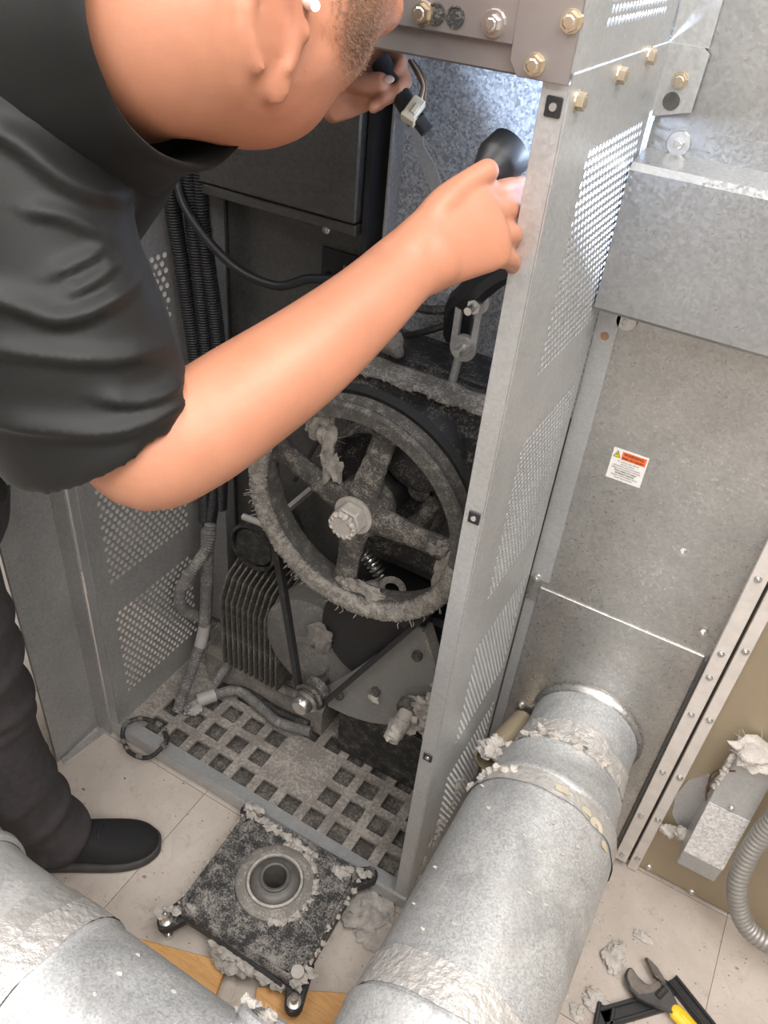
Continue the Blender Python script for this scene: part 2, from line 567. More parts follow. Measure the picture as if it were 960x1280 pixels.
def fluff(mb, c, r, seed, flat=1.0, strands=10, sub=3, rough=0.55):
    """one ragged lump of lint"""
    bm = bmesh.new()
    bmesh.ops.create_icosphere(bm, subdivisions=sub, radius=1)
    c = V(c)
    vs = []
    for v in bm.verts:
        p = v.co.copy()
        k = 1 + rough * noise.noise(p * 1.3 + V((seed, 0, 0))) + rough * 0.6 * noise.noise(p * 3.1 + V((0, seed, 0))) + rough * 0.35 * noise.noise(p * 7 + V((0, 0, seed)))
        p = p * k
        vs.append(c + V((p.x * r[0], p.y * r[1], p.z * r[2])))
    mb.add(vs, [[v.index for v in f.verts] for f in bm.faces])
    bm.free()
    rnd = random.Random(seed * 13.7)
    for i in range(strands):
        d = V((rnd.gauss(0, 1), rnd.gauss(0, 1), rnd.gauss(0, 1) * flat)).normalized()
        p0 = c + V((d.x * r[0], d.y * r[1], d.z * r[2])) * 0.8
        L = max(r) * rnd.uniform(0.2, 0.5)
        e = V((rnd.gauss(0, 1), rnd.gauss(0, 1), rnd.gauss(0, 0.6))) * 0.4
        pts = [p0, p0 + (d + e * 0.5) * L * 0.5, p0 + (d + e * 1.5) * L]
        w = min(0.0007, max(r) * 0.05)
        mb.tube(pts, [w, w * 0.7, w * 0.3], 4)
    return mb

# perforated sheet: local plane coordinates (a, b); blocks of staggered round holes
def perforated(mb, A, B, blocks, pos, pitch=0.0145, hole=0.0047, nh=8, grid=False):
    """pos(a, b) -> point; blocks: (a0, a1, b0, b1). solid quads everywhere else"""
    rowh = pitch if grid else pitch * 0.866
    rb = []
    for a0, a1, b0, b1 in blocks:
        nx = max(1, int(round((a1 - a0) / pitch)))
        ny = max(1, int(round((b1 - b0) / rowh)))
        rb.append((a0, a0 + nx * pitch, b0, b0 + ny * rowh, nx, ny))
    def quad(a0, a1, b0, b1):
        if a1 - a0 > 1e-6 and b1 - b0 > 1e-6:
            mb.add([pos(a0, b0), pos(a1, b0), pos(a1, b1), pos(a0, b1)], [(0, 1, 2, 3)])
    rb.sort(key=lambda q: q[2])
    cur = B[0]
    for a0, a1, b0, b1, nx, ny in rb:
        quad(A[0], A[1], cur, b0)
        quad(A[0], a0, b0, b1)
        quad(a1, A[1], b0, b1)
        cur = b1
        for j in range(ny):
            bb = b0 + j * rowh
            off = 0 if grid or j % 2 == 0 else pitch / 2
            cnt = nx if off == 0 else nx - 1
            if off:
                quad(a0, a0 + off, bb, bb + rowh)
                quad(a1 - off, a1, bb, bb + rowh)
            for i in range(cnt):
                aa = a0 + off + i * pitch
                ca, cb = aa + pitch / 2, bb + rowh / 2
                outer, inner = [], []
                for k in range(nh):
                    t = 2 * PI * k / nh + PI / 4
                    d = (math.cos(t), math.sin(t))
                    s = 1 / max(abs(d[0]) / (pitch / 2), abs(d[1]) / (rowh / 2)) if False else None
                    mx = max(abs(d[0]), abs(d[1]))
                    outer.append(pos(ca + d[0] / mx * pitch / 2, cb + d[1] / mx * rowh / 2))
                    inner.append(pos(ca + d[0] * hole, cb + d[1] * hole))
                mb.add(outer + inner, [(k, (k + 1) % nh, nh + (k + 1) % nh, nh + k) for k in range(nh)])
    quad(A[0], A[1], cur, B[1])
    return mb

# ------------------------------------------------------------------ the room
b = MB(); b.span(-3.2, 3.2, -1.0, 1.6, -0.06, -0.0035)
floor = structure(b.build('floor', M['floor_tile'], smooth=0))
TX, TY, TS = -0.76, 0.42, 0.365
tile_me = None
for i in range(-5, 8):
    for j in range(-4, 3):
        if tile_me is None:
            b = MB(); b.box((0, 0, -0.00175), (TS - 0.0016, TS - 0.0016, 0.0035))
            t = b.build('tile', 'floor_tile', floor, smooth=0)
            tile_me = t.data
        else:
            t = bpy.data.objects.new('tile', tile_me)
            COL.objects.link(t)
            t.parent = floor
        t.location = (TX + (i + 0.5) * TS, TY + (j + 0.5) * TS, 0)
wallm = plain('painted_wall', (0.55, 0.53, 0.5), 0.8)
b = MB(); b.span(-3.2, 3.2, -1.1, -1.0, -0.06, 2.75); structure(b.build('wall_back', wallm, smooth=0))
b = MB(); b.span(-3.3, -3.2, -1.1, 1.6, -0.06, 2.75); structure(b.build('wall_left', wallm, smooth=0))
b = MB(); b.span(3.2, 3.3, -1.1, 1.6, -0.06, 2.75); structure(b.build('wall_right', wallm, smooth=0))
b = MB(); b.span(-3.3, 3.3, 1.6, 1.7, -0.06, 2.75); structure(b.build('wall_front', wallm, smooth=0))
b = MB(); b.span(-3.3, 3.3, -1.1, 1.7, 2.7, 2.8); structure(b.build('ceiling', plain('ceiling_paint', (0.7, 0.69, 0.67), 0.9), smooth=0))

# ------------------------------------------------------------------ the opened dryer
XL, XR, YF, YB = -1.045, -0.25, 0.796, 1.156
dryer = thing('dryer', 'big galvanized dryer back with open drive compartment and perforated side guards', 'dryer', (-0.6, 1.3, 0))
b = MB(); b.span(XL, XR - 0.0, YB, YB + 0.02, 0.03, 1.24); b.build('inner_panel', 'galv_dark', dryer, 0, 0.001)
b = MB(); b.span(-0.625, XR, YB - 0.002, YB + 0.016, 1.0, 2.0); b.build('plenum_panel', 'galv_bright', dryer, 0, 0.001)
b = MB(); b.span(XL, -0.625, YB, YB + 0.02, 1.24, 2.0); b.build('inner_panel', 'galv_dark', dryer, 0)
b = MB(); b.span(XL, XR, YF + 0.02, YB, 1.93, 1.945); b.build('unseen_shade_roof', 'galv_dark', dryer, 0)  # unseen top added to keep light out of the compartment
b = MB(); b.span(XL, 0.11, YB + 0.02, 1.55, 0.02, 2.05); b.build('cabinet_body', 'galv', dryer, 0)
# recessed sheet to the right of the guard
b = MB(); b.span(-0.252, 0.10, YB, YB + 0.018, 0.60, 1.24); b.build('rear_panel', 'galv_warm', dryer, 0, 0.0015)
b = MB(); b.span(-0.2275, 0.079, YB - 0.003, YB + 0.004, 0.03, 0.642); b.build('lower_panel', 'galv_warm', dryer, 0, 0.0008)
b = MB(); b.span(-0.252, 0.10, YB + 0.002, YB + 0.016, 0.01, 0.62); b.build('rear_panel', 'galv', dryer, 0)
b = MB(); b.span(0.0805, 0.086, YB - 0.012, YB + 0.01, 0.03, 0.642); b.build('edge_fold', 'galv_dark', dryer, 0)
b = MB(); b.span(-0.252, 0.10, YB - 0.001, YB + 0.012, 1.405, 2.05); b.build('upper_panel', 'galv_panel', dryer, 0, 0.001)
# cross channel: flange above, bright ledge, tall face
b = MB()
prof = [(YB, 1.443), (YB - 0.0035, 1.443), (YB - 0.0035, 1.412), (YB - 0.058, 1.404), (YB - 0.066, 1.396), (YB - 0.066, 1.214), (YB - 0.060, 1.208), (YB, 1.208)]
b.prism(prof, (-0.246, 0, 0), (0, 1, 0), (0, 0, 1), (0.346, 0, 0))
b.build('cross_channel', 'galv_panel', dryer, 30, fix=True)
# corner flange that the rust spot sits on
b = MB()
b.prism([(-0.25, 0.66), (-0.25, 1.19), (-0.238, 1.205), (-0.222, 1.205), (-0.218, 1.19), (-0.214, 0.66)], (0, YB - 0.0045, 0), (1, 0, 0), (0, 0, 1), (0, 0.004, 0))
b.build('corner_flange', 'galv', dryer, 0, fix=True)
b = MB(); b.cyl((-0.2335, YB - 0.0035, 1.150), (-0.2335, YB - 0.006, 1.150), 0.007, 0.006, 12)
b.build('rusty_rivet', plain('rust', (0.33, 0.17, 0.09), 0.8), dryer)
for p in ((-0.209, YB - 0.003, 1.181), (-0.207, YB - 0.004, 1.424)):
    place(SCREW_BIG, 'screw', None, dryer, p, (0, -1, 0), 0.3)
    b = MB(); b.cyl((p[0], p[1], p[2]), (p[0], p[1] - 0.0015, p[2]), 0.0155, 0.0145, 20); b.build('washer', 'zinc_bolt', dryer)
for p in ((-0.237, YB - 0.006, 0.663), (0.060, YB - 0.003, 0.690), (-0.019, YB - 0.001, 0.831), (0.012, YB - 0.005, 0.29), (-0.2, YB - 0.005, 0.32)):
    place(SCREW, 'screw', None, dryer, p, (0, -1, 0), 0.2)

# right guard: front return flange, perforated side, upper perforated cover
def right_guard():
    b = MB()
    x = XR
    perforated(b, (YF, 1.136), (0.012, 1.531), [(0.893, 1.112, 0.085, 0.345), (0.893, 1.112, 0.44, 0.70), (0.893, 1.112, 0.80, 1.085), (0.893, 1.112, 1.185, 1.45)],
               lambda a, c: (x, a, c), 0.0118, 0.0041)
    b.add([(x, 1.136, 1.456), (x, 1.15, 1.456), (x, 1.15, 1.531), (x, 1.136, 1.531)], [(0, 1, 2, 3)])
    g1 = b.build('side_guard', 'galv', dryer, 0, solid=0.0016)
    b = MB(); b.span(x - 0.027, x - 0.0012, YF, YF + 0.002, 0.012, 1.523)
    b.span(x - 0.027, x - 0.025, YF + 0.002, YF + 0.014, 0.012, 1.523)
    b.build('return_flange', 'galv', g1, 0, 0.0006)
    for z in (1.503, 1.02, 0.511):
        b = MB(); b.span(x - 0.020, x - 0.004, YF - 0.0028, YF - 0.0005, z - 0.009, z + 0.009)
        c = b.build('clip_nut', 'black', g1, 0, 0.001)
        b = MB(); b.cyl((x - 0.012, YF - 0.0022, z), (x - 0.012, YF - 0.0042, z), 0.0042, 0.0036, 10); b.build('clip_bore', 'zinc_bolt', g1)
    b = MB()
    perforated(b, (YF - 0.008, 1.15), (1.532, 2.0), [(0.87, 1.095, 1.562, 1.80)], lambda a, c: (x - 0.002, a, c), 0.0118, 0.0041)
    b.build('upper_guard', 'galv', dryer, 0, solid=0.0016)
    b = MB(); b.prism([(x, 1.449), (x + 0.048, 1.462), (x + 0.050, 1.525), (x + 0.042, 1.531), (x, 1.531)], (0, 1.146, 0), (1, 0, 0), (0, 0, 1), (0, 0.003, 0))
    b.build('guard_tab', 'galv', dryer, 0, fix=True)
    b = MB(); b.span(x, x + 0.047, 1.149, 1.152, 1.531, 2.0); b.build('guard_tab', 'galv', dryer, 0)
    for y, z in ((0.822, 1.513), (0.948, 1.522), (1.058, 1.530)):
        place(BRASS, 'bolt', None, dryer, (x + 0.001, y, z - 0.006), (1, 0, 0), 0.4)
    place(BRASS, 'bolt', None, dryer, (x + 0.025, 1.146, 1.494), (0, -1, 0), 0.2)
    b = MB(); b.cyl((x + 0.021, 1.1462, 1.470), (x + 0.021, 1.1452, 1.470), 0.0105, 0.0105, 18); b.build('slot_hole', 'galv_dark', dryer)
right_guard()

def left_guard():
    x = -1.02
    b = MB()
    perforated(b, (YF, 1.125), (0.05, 1.95), [(0.832, 1.08, 0.125, 0.385), (0.832, 1.08, 0.465, 0.735), (0.832, 1.08, 0.83, 1.108), (0.832, 1.08, 1.20, 1.47)],
               lambda a, c: (x, a, c), 0.0165, 0.0054)
    g1 = b.build('side_guard', 'galv_dust', dryer, 0, solid=0.0016)
    b = MB(); b.span(x - 0.025, x - 0.001, YF - 0.002, YF, 0.012, 0.46); b.span(x - 0.025, x - 0.001, YF - 0.001, YF + 0.001, 0.4605, 1.95)
    b.span(x - 0.025, x - 0.023, YF, YF + 0.03, 0.012, 1.95)
    b.build('return_flange', 'galv', g1, 0, 0.0006)
    b = MB(); b.span(x - 0.02, -0.95, 1.125, 1.128, 0.05, 1.93); b.span(-0.952, -0.95, 1.128, YB, 0.05, 1.93)
    b.build('corner_post', 'galv_dust', dryer, 0)
left_guard()

# front cover beam above the opening
b = MB()
b.span(XL, XR - 0.002, YF - 0.001, YF + 0.012, 1.5225, 1.550)
b.build('beam_lip', 'beam', dryer, 0, 0.002)
b = MB()
b.span(XL, XR - 0.001, YF - 0.0075, YF - 0.0015, 1.5465, 2.0)
fc = b.build('front_cover', 'beam', dryer, 0, 0.0012)
b = MB(); b.prism([(-0.309, 1.535), (-0.309, 2.0), (XR + 0.0, 2.0), (XR + 0.0, 1.523), (-0.300, 1.523)], (0, YF - 0.0095, 0), (1, 0, 0), (0, 0, 1), (0, 0.003, 0))
b.build('corner_plate', 'beam', dryer, 0, 0.0008, fix=True)
for x, z, me in ((-0.402, 1.560, BRASS), (-0.33, 1.561, SCREW_BIG), (-0.256 + 0.007, 1.572, BRASS), (-0.284, 1.535, BRASS)):
    place(me, 'bolt', None, dryer, (min(x, -0.258), YF - 0.0095, z), (0, -1, 0), 0.5)
for x in (-0.389, -0.369):
    b = MB(); b.lathe([(0.0082, 0.0), (0.0094, 0.0004), (0.0094, 0.0012), (0.0078, 0.0012), (0.0074, -0.006), (0.0, -0.006)], (x, YF - 0.0073, 1.561), (0, -1, 0), 20)
    b.cyl((x, YF - 0.0073, 1.561), (x, YF - 0.0079, 1.561), 0.0080, 0.0080, 20)  # dark disc on the solid cover stands in for the hole's shade
    b.build('knockout_hole', 'black_dust', fc)

# floor tray: sill channel and the lint-covered grid
b = MB()
b.prism([(YF - 0.004, 0.012), (YF - 0.004, 0.046), (YF, 0.051), (YF + 0.026, 0.051), (YF + 0.028, 0.047), (YF + 0.028, 0.012)], (XL, 0, 0), (0, 1, 0), (0, 0, 1), (XR - XL, 0, 0))
b.build('sill', 'galv', dryer, 30, fix=True)
def grid_plate():
    b = MB()
    px, py, h = 0.0635, 0.0615, 0.0205
    x0, y0 = -0.949 - px / 2, 0.843 - py / 2
    nx, ny = 11, 5
    z = 0.046
    def q(a0, a1, c0, c1):
        b.add([(a0, c0, z), (a1, c0, z), (a1, c1, z), (a0, c1, z)], [(0, 1, 2, 3)])
    X1, Y1 = x0 + nx * px, y0 + ny * py
    q(-1.019, x0, 0.80, 1.155); q(X1, -0.252, 0.80, 1.155); q(x0, X1, 0.80, y0); q(x0, X1, Y1, 1.155)
    for i in range(nx):
        for j in range(ny):
            a, c = x0 + (i + 0.5) * px, y0 + (j + 0.5) * py
            if (i in (5, 6) and j in (1, 2)) or (i == 0 and j > 1) or (i == 10 and j == 4):
                q(a - px / 2, a + px / 2, c - py / 2, c + py / 2)
                continue
            o = [(a - px / 2, c - py / 2, z), (a + px / 2, c - py / 2, z), (a + px / 2, c + py / 2, z), (a - px / 2, c + py / 2, z)]
            n = [(a - h, c - h, z), (a + h, c - h, z), (a + h, c + h, z), (a - h, c + h, z)]
            b.add(o + n, [(k, (k + 1) % 4, 4 + (k + 1) % 4, 4 + k) for k in range(4)])
    b.build('grid_plate', dusty('grid_linty', (0.22, 0.20, 0.182), (0.40, 0.365, 0.33), 0.62, 16, 0.9, 0.1, 0.6), dryer, 0, solid=0.007)
    b = MB(); b.span(-1.03, -0.26, 0.83, 1.15, 0.004, 0.010)
    b.build('tray_bottom', dusty('tray_dust', (0.10, 0.09, 0.08), (0.26, 0.235, 0.21), 0.6, 20, 0.95), dryer, 0)
grid_plate()
b = MB(); b.prism([(1.03, 0.051), (1.03, 0.13), (1.045, 0.145), (1.155, 0.145), (1.155, 0.051)], (-0.95, 0, 0), (0, 1, 0), (0, 0, 1), (0.34, 0, 0))
b.build('motor_shelf', dusty('shelf_dust', (0.20, 0.18, 0.16), (0.34, 0.31, 0.28), 0.6, 18, 0.9), dryer, 30, fix=True)

# upper cover box inside, with its dark gap on the right, and vertical seam of the back sheet
cover = None
b = MB(); b.prism([(-0.985, 1.235), (-0.636, 1.235), (-0.636, 1.92), (-0.985, 1.92)], (0, 1.085, 0), (1, 0, 0), (0, 0, 1), (0, 0.072, 0))
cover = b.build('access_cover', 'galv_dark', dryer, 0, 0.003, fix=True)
b = MB(); b.span(-0.985, -0.636, 1.088, 1.156, 1.215, 1.232); b.build('cover_lip', 'galv_dark', dryer, 0, 0.002)
for x, z in ((-0.955, 1.212), (-0.69, 1.214)):
    place(SCREW, 'screw', None, dryer, (x, 1.09, z), (0, -1, 0))
b = MB(); b.span(-0.632, -0.622, 1.10, 1.16, 1.0, 1.92); b.build('dark_gap', 'black', dryer, 0)
b = MB(); b.span(-0.606, -0.600, 1.12, 1.155, 1.0, 1.92); b.build('folded_edge', 'galv_dust', dryer, 0, 0.001)
b = MB(); b.span(-0.9435, -0.9405, YB - 0.003, YB, 0.15, 1.25); b.build('panel_seam', 'black', dryer, 0)
# control box opening with loose wiring
b = MB(); b.prism([(-0.735, 1.06), (-0.64, 1.06), (-0.64, 1.16), (-0.735, 1.16)], (0, 1.150, 0), (1, 0, 0), (0, 0, 1), (0, 0.005, 0))
bx = b.build('junction_opening', 'black', dryer, 0, fix=True)
rnd = random.Random(3)
for i in range(7):
    x, z = rnd.uniform(-0.72, -0.65), rnd.uniform(1.08, 1.14)
    b = MB(); b.tube(spline([(x, 1.15, z), (x + rnd.uniform(-.02, .02), 1.125, z + 0.015), (x + rnd.uniform(-.03, .03), 1.13, z - 0.03), (x, 1.149, z - 0.035)], 5), 0.0025, 6)
    b.build('wire', 'wire_brown' if i % 3 else 'black', bx)

# horizontal black bearing housing with its lint-topped rim, dome and adjuster
b = MB(); b.prism([(1.005, 1.045), (1.005, 0.70), (1.03, 0.66), (1.155, 0.66), (1.155, 1.06), (1.06, 1.06), (1.06, 1.045)], (-0.585, 0, 0), (0, 1, 0), (0, 0, 1), (0.31, 0, 0))
hs = b.build('bearing_housing', 'black_paint', dryer, 25, 0.004, fix=True)
b = MB()
rnd = random.Random(5)
n = 110
vs = []
for i in range(n + 1):
    x = -0.58 + 0.30 * i / n
    for k in range(6):
        y = 1.0 + 0.055 * k / 5
        z = 1.047 + 0.006 * noise.noise(V((x * 30, y * 30, 1))) + (0.003 if 0 < k < 5 else -0.005 - 0.012 * max(0, noise.noise(V((x * 150, 3, 1)))) if k == 0 else 0)
        vs.append((x, y, z))
b.add(vs, [(i * 6 + k, i * 6 + k + 1, (i + 1) * 6 + k + 1, (i + 1) * 6 + k) for i in range(n) for k in range(5)])
stuff(b.build('lint_layer', dusty('rim_lint', (0.12, 0.11, 0.10), (0.36, 0.335, 0.305), 0.6, 25, 1.0), hs, 60, solid=0.002))
b = MB()
b.lathe([(0.0, 0.062), (0.03, 0.062), (0.055, 0.056), (0.066, 0.044), (0.068, 0.0)], (-0.428, 1.01, 0.957), (0, -1, 0), 32)
b.build('bearing_dome', 'black_paint', dryer, 50)
b = MB()
for s in (-1, 1):
    b.span(-0.414 + s * 0.016 - 0.005, -0.414 + s * 0.016 + 0.005, 1.048, 1.056, 1.112, 1.19)
b.cyl((-0.414, 1.048, 1.112), (-0.414, 1.056, 1.112), 0.021, 0.021, 20)
b.cyl((-0.405, 1.048, 1.19), (-0.405, 1.056, 1.19), 0.021, 0.021, 20)
b.cyl((-0.424, 1.053, 1.05), (-0.418, 1.053, 1.11), 0.007, 0.007, 10)
ad = b.build('tension_adjuster', 'galv_dust', dryer, 40)
for x, z in ((-0.402, 1.186), (-0.41, 1.118)):
    b = MB(); b.cyl((x, 1.05, z), (x, 1.035, z), 0.011, 0.011, 6); b.cyl((x, 1.035, z), (x, 1.015, z), 0.006, 0.006, 12)
    b.build('bolt', 'zinc_bolt', ad)
b = MB(); b.tube(spline([(-0.33, 1.07, 1.27), (-0.38, 1.05, 1.24), (-0.42, 1.06, 1.19), (-0.45, 1.1, 1.15), (-0.46, 1.13, 1.09)], 6), 0.022, 10); b.build('hose', 'black', dryer)
b = MB(); b.tube(spline([(-0.46, 1.13, 1.135), (-0.52, 1.12, 1.12), (-0.6, 1.12, 1.13)], 6), 0.008, 8); b.tube(spline([(-0.45, 1.13, 1.12), (-0.5, 1.12, 1.09), (-0.55, 1.13, 1.06)], 6), 0.006, 8); b.build('cable', 'black_dust', dryer)
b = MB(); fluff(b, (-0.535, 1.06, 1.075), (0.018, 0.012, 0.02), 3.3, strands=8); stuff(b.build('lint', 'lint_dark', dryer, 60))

# ------------------------------------------------------------------ drive: pulley wheel, belt, motor
WC = V((-0.49, 0.0, 0.86))
def wheel():
    t = thing('pulley_wheel', 'large spoked cast pulley wheel caked with grey lint inside the compartment', 'wheel', (WC.x, 0.9, WC.z))
    R = 0.198
    prof = [(R - 0.026, 0.884), (R - 0.004, 0.881), (R + 0.001, 0.886), (R - 0.001, 0.893), (R - 0.014, 0.900), (R - 0.014, 0.906), (R - 0.003, 0.914), (R + 0.001, 0.930), (R - 0.002, 0.936), (R - 0.020, 0.936), (R - 0.027, 0.912)]
    b = MB(); b.lathe(prof, (WC.x, 0, WC.z), (0, 1, 0), 96, closed=True)
    rim = b.build('rim', 'iron_rim', t, 50, fix=True)
    # crust of lint on the lower half of the rim
    b = MB()
    vs, fs = [], []
    n = 320
    prof2 = [(R - 0.0285, 0.893), (R - 0.025, 0.8835), (R - 0.017, 0.8805), (R - 0.008, 0.8790), (R + 0.0005, 0.8805), (R + 0.003, 0.888)]
    np2 = len(prof2)
    for i in range(n + 1):
        a = math.radians(150 + 205 * i / n)
        fade = min(1, i / 12, (n - i) / 12)
        for k, (r, y) in enumerate(prof2):
            q = 0.35 * noise.noise(V((a * 9, k * 0.9, 2))) + 0.8 * noise.noise(V((a * 38, k * 3, 5))) + 1.0 * noise.noise(V((a * 95, k * 5, 9)))
            dy = -0.0022 * fade * (1 + q)
            dr = 0.0026 * q * fade
            vs.append((WC.x + math.cos(a) * (r + dr), y + dy, WC.z + math.sin(a) * (r + dr)))
    fs = [(i * np2 + k, i * np2 + k + 1, (i + 1) * np2 + k + 1, (i + 1) * np2 + k) for i in range(n) for k in range(np2 - 1)]
    b.add(vs, fs)
    rnd = random.Random(11)
    for i in range(60):
        a = math.radians(rnd.uniform(150, 350))
        r = R + rnd.choice((0.004, 0.003, -0.026))
        p = V((WC.x + math.cos(a) * r, 0.880, WC.z + math.sin(a) * r))
        d = V((math.cos(a) * (1 if r > R else -1), rnd.uniform(-1.2, 0), math.sin(a) * (1 if r > R else -1)))
        L = rnd.uniform(0.003, 0.008)
        b.tube([p, p + d * L * 0.5 + V((rnd.uniform(-.002, .002), 0, 0)), p + d * L + V((rnd.uniform(-.004, .004), 0, -0.002))], [0.0004, 0.0003, 0.0002], 4)
    stuff(b.build('lint_crust', dusty('lint_caked', (0.15, 0.138, 0.125), (0.42, 0.39, 0.35), 0.72, 70, 1.0, 0, 1.0), rim, 60, solid=0.0012))
    # four spokes
    for ang in (163, 78, -4, -97):
        a = math.radians(ang)
        d = V((math.cos(a), 0, math.sin(a)))
        w = V((-d.z, 0, d.x))
        b = MB()
        secs = [(0.025, 0.030, 0.012), (0.06, 0.024, 0.0105), (0.11, 0.020, 0.0095), (0.150, 0.021, 0.010), (0.172, 0.030, 0.0105)]
        vs, fs = [], []
        m = 24
        for i in range(m + 1):
            s = 0.025 + (0.175 - 0.025) * i / m
            hw = np.interp(s, [q[0] for q in secs], [q[1] for q in secs])
            ht = np.interp(s, [q[0] for q in secs], [q[2] for q in secs])
            yc = 0.913 - 0.012 * (1 - s / 0.18)
            for k in range(10):
                q = 2 * PI * k / 10
                bump_ = 0.0022 * noise.noise(V((s * 90, k, ang)))
                ce, se = math.cos(q), math.sin(q)
                ce = math.copysign(abs(ce) ** 0.6, ce)
                se = math.copysign(abs(se) ** 0.6, se)
                vs.append(V((WC.x, yc, WC.z)) + d * s + w * (hw * ce + bump_) + V((0, -1, 0)) * (ht * se + bump_))
        fs = [(i * 10 + k, i * 10 + (k + 1) % 10, (i + 1) * 10 + (k + 1) % 10, (i + 1) * 10 + k) for i in range(m) for k in range(10)]
        fs += [tuple(range(9, -1, -1)), tuple(m * 10 + k for k in range(10))]
        b.add(vs, fs)
        b.build('spoke', 'iron', t, 60)
    b = MB()
    b.lathe([(0.0, 0.892), (0.026, 0.892), (0.044, 0.896), (0.050, 0.905), (0.050, 0.938), (0.0, 0.938)], (WC.x, 0, WC.z), (0, 1, 0), 36)
    b.build('hub', 'iron', t, 45, fix=True)
    b = MB()
    b.lathe([(0.033, 0.891), (0.034, 0.886), (0.0, 0.886)], (WC.x, 0, WC.z), (0, 1, 0), 30); b.build('washer', 'nut', t, fix=True)
    b = MB(); b.cyl((WC.x, 0.886, WC.z), (WC.x, 0.862, WC.z), 0.0285, 0.0275, 6, phase=0.35)
    nut = b.build('axle_nut', 'nut', t, 20, 0.0025)
    b = MB(); b.cyl((WC.x, 0.862, WC.z), (WC.x, 0.850, WC.z), 0.017, 0.016, 20); b.build('axle_end', 'nut', nut)
    b = MB()
    rnd = random.Random(4)
    for i in range(14):
        a = 2 * PI * i / 14
        fluff(b, (WC.x + 0.019 * math.cos(a), 0.855, WC.z + 0.019 * math.sin(a)), (0.005, 0.006, 0.005), 20 + i, strands=2, sub=2)
    stuff(b.build('lint_ring', 'lint_light', nut, 60))
    # ragged lint sheets hanging on spokes
    b = MB()
    for i, (x, z, rx, rz) in enumerate(((-0.555, 0.965, 0.014, 0.035), (-0.545, 0.925, 0.016, 0.03), (-0.575, 1.0, 0.018, 0.035), (-0.33, 0.80, 0.014, 0.028), (-0.32, 0.835, 0.010, 0.03), (-0.345, 0.855, 0.014, 0.012), (-0.50, 0.70, 0.02, 0.012), (-0.455, 0.70, 0.03, 0.012))):
        fluff(b, (x, 0.903, z), (rx, 0.012, rz), 31 + i, strands=9, sub=3, rough=0.8)
    stuff(b.build('lint', plain('spoke_lint', (0.27, 0.25, 0.225), 1.0, 0, 0.35, 60, 1.0, 300, 0.003), t, 60))
    # shaft and collar behind
    b = MB(); b.cyl((WC.x, 0.938, WC.z), (WC.x, 1.03, WC.z), 0.045, 0.045, 32); b.build('shaft_collar', 'steel_dark', t, 40)
    b = MB(); b.cyl((WC.x + 0.07, 0.97, WC.z + 0.03), (WC.x + 0.07, 1.01, WC.z + 0.03), 0.02, 0.02, 14)
    b.lathe([(0.095, 0.985), (0.105, 0.97), (0.115, 0.985), (0.115, 1.01), (0.095, 1.01)], (WC.x, 0, WC.z), (0, 1, 0), 40, closed=True)
    b.build('bearing_ring', 'iron', t, 40, fix=True)
    b = MB(); fluff(b, (WC.x + 0.075, 0.97, WC.z + 0.05), (0.012, 0.01, 0.012), 71, strands=8); stuff(b.build('lint', 'lint_light', t, 60))
    b = MB(); b.limb([((WC.x + 0.05, 0.96, WC.z - 0.055), 0.018, 0.014), ((WC.x + 0.085, 0.96, WC.z - 0.02), 0.021, 0.016), ((WC.x + 0.10, 0.965, WC.z + 0.02), 0.016, 0.014)], (0, 1, 0), 14)
    b.build('clamp_arm', 'iron', t, 60)
wheel()

PC = V((-0.574, 0.93, 0.335))
def belt():
    y, hw, th = 0.925, 0.0105, 0.009
    R1, R2 = 0.196, 0.027
    d = V((PC.x - WC.x, 0, PC.z - WC.z))
    D = d.length
    d.normalize()
    w = V((-d.z, 0, d.x))
    al = math.acos((R1 - R2) / D)
    pts = []
    for i in range(61):
        a = al + (2 * PI - 2 * al) * i / 60
        pts.append(V((WC.x, y, WC.z)) + (d * math.cos(a) + w * math.sin(a)) * R1)
    for i in range(13):
        a = -al + 2 * al * i / 12
        pts.append(V((PC.x, y, PC.z)) + (d * math.cos(a) + w * math.sin(a)) * R2)
    b = MB()
    n = len(pts)
    cen = (V((WC.x, y, WC.z)) * 0.6 + V((PC.x, y, PC.z)) * 0.4)
    vs = []
    for i, p in enumerate(pts):
        t = (pts[(i + 1) % n] - pts[i - 1]).normalized()
        o = t.cross(V((0, 1, 0)))
        if o.dot(p - cen) < 0:
            o = -o
        for yy, rr in ((-hw, th), (hw, th), (hw * 0.6, 0), (-hw * 0.6, 0)):
            vs.append(p + o * rr + V((0, yy, 0)))
    b.add(vs, [(i * 4 + k, i * 4 + (k + 1) % 4, ((i + 1) % n) * 4 + (k + 1) % 4, ((i + 1) % n) * 4 + k) for i in range(n) for k in range(4)])
    o = b.build('drive_belt', 'rubber_dust', None, 40, origin=(WC.x, y, 0.5), fix=True)
    tag(o, 'black rubber drive belt looped around the lint-caked pulley wheel', 'belt')
belt()

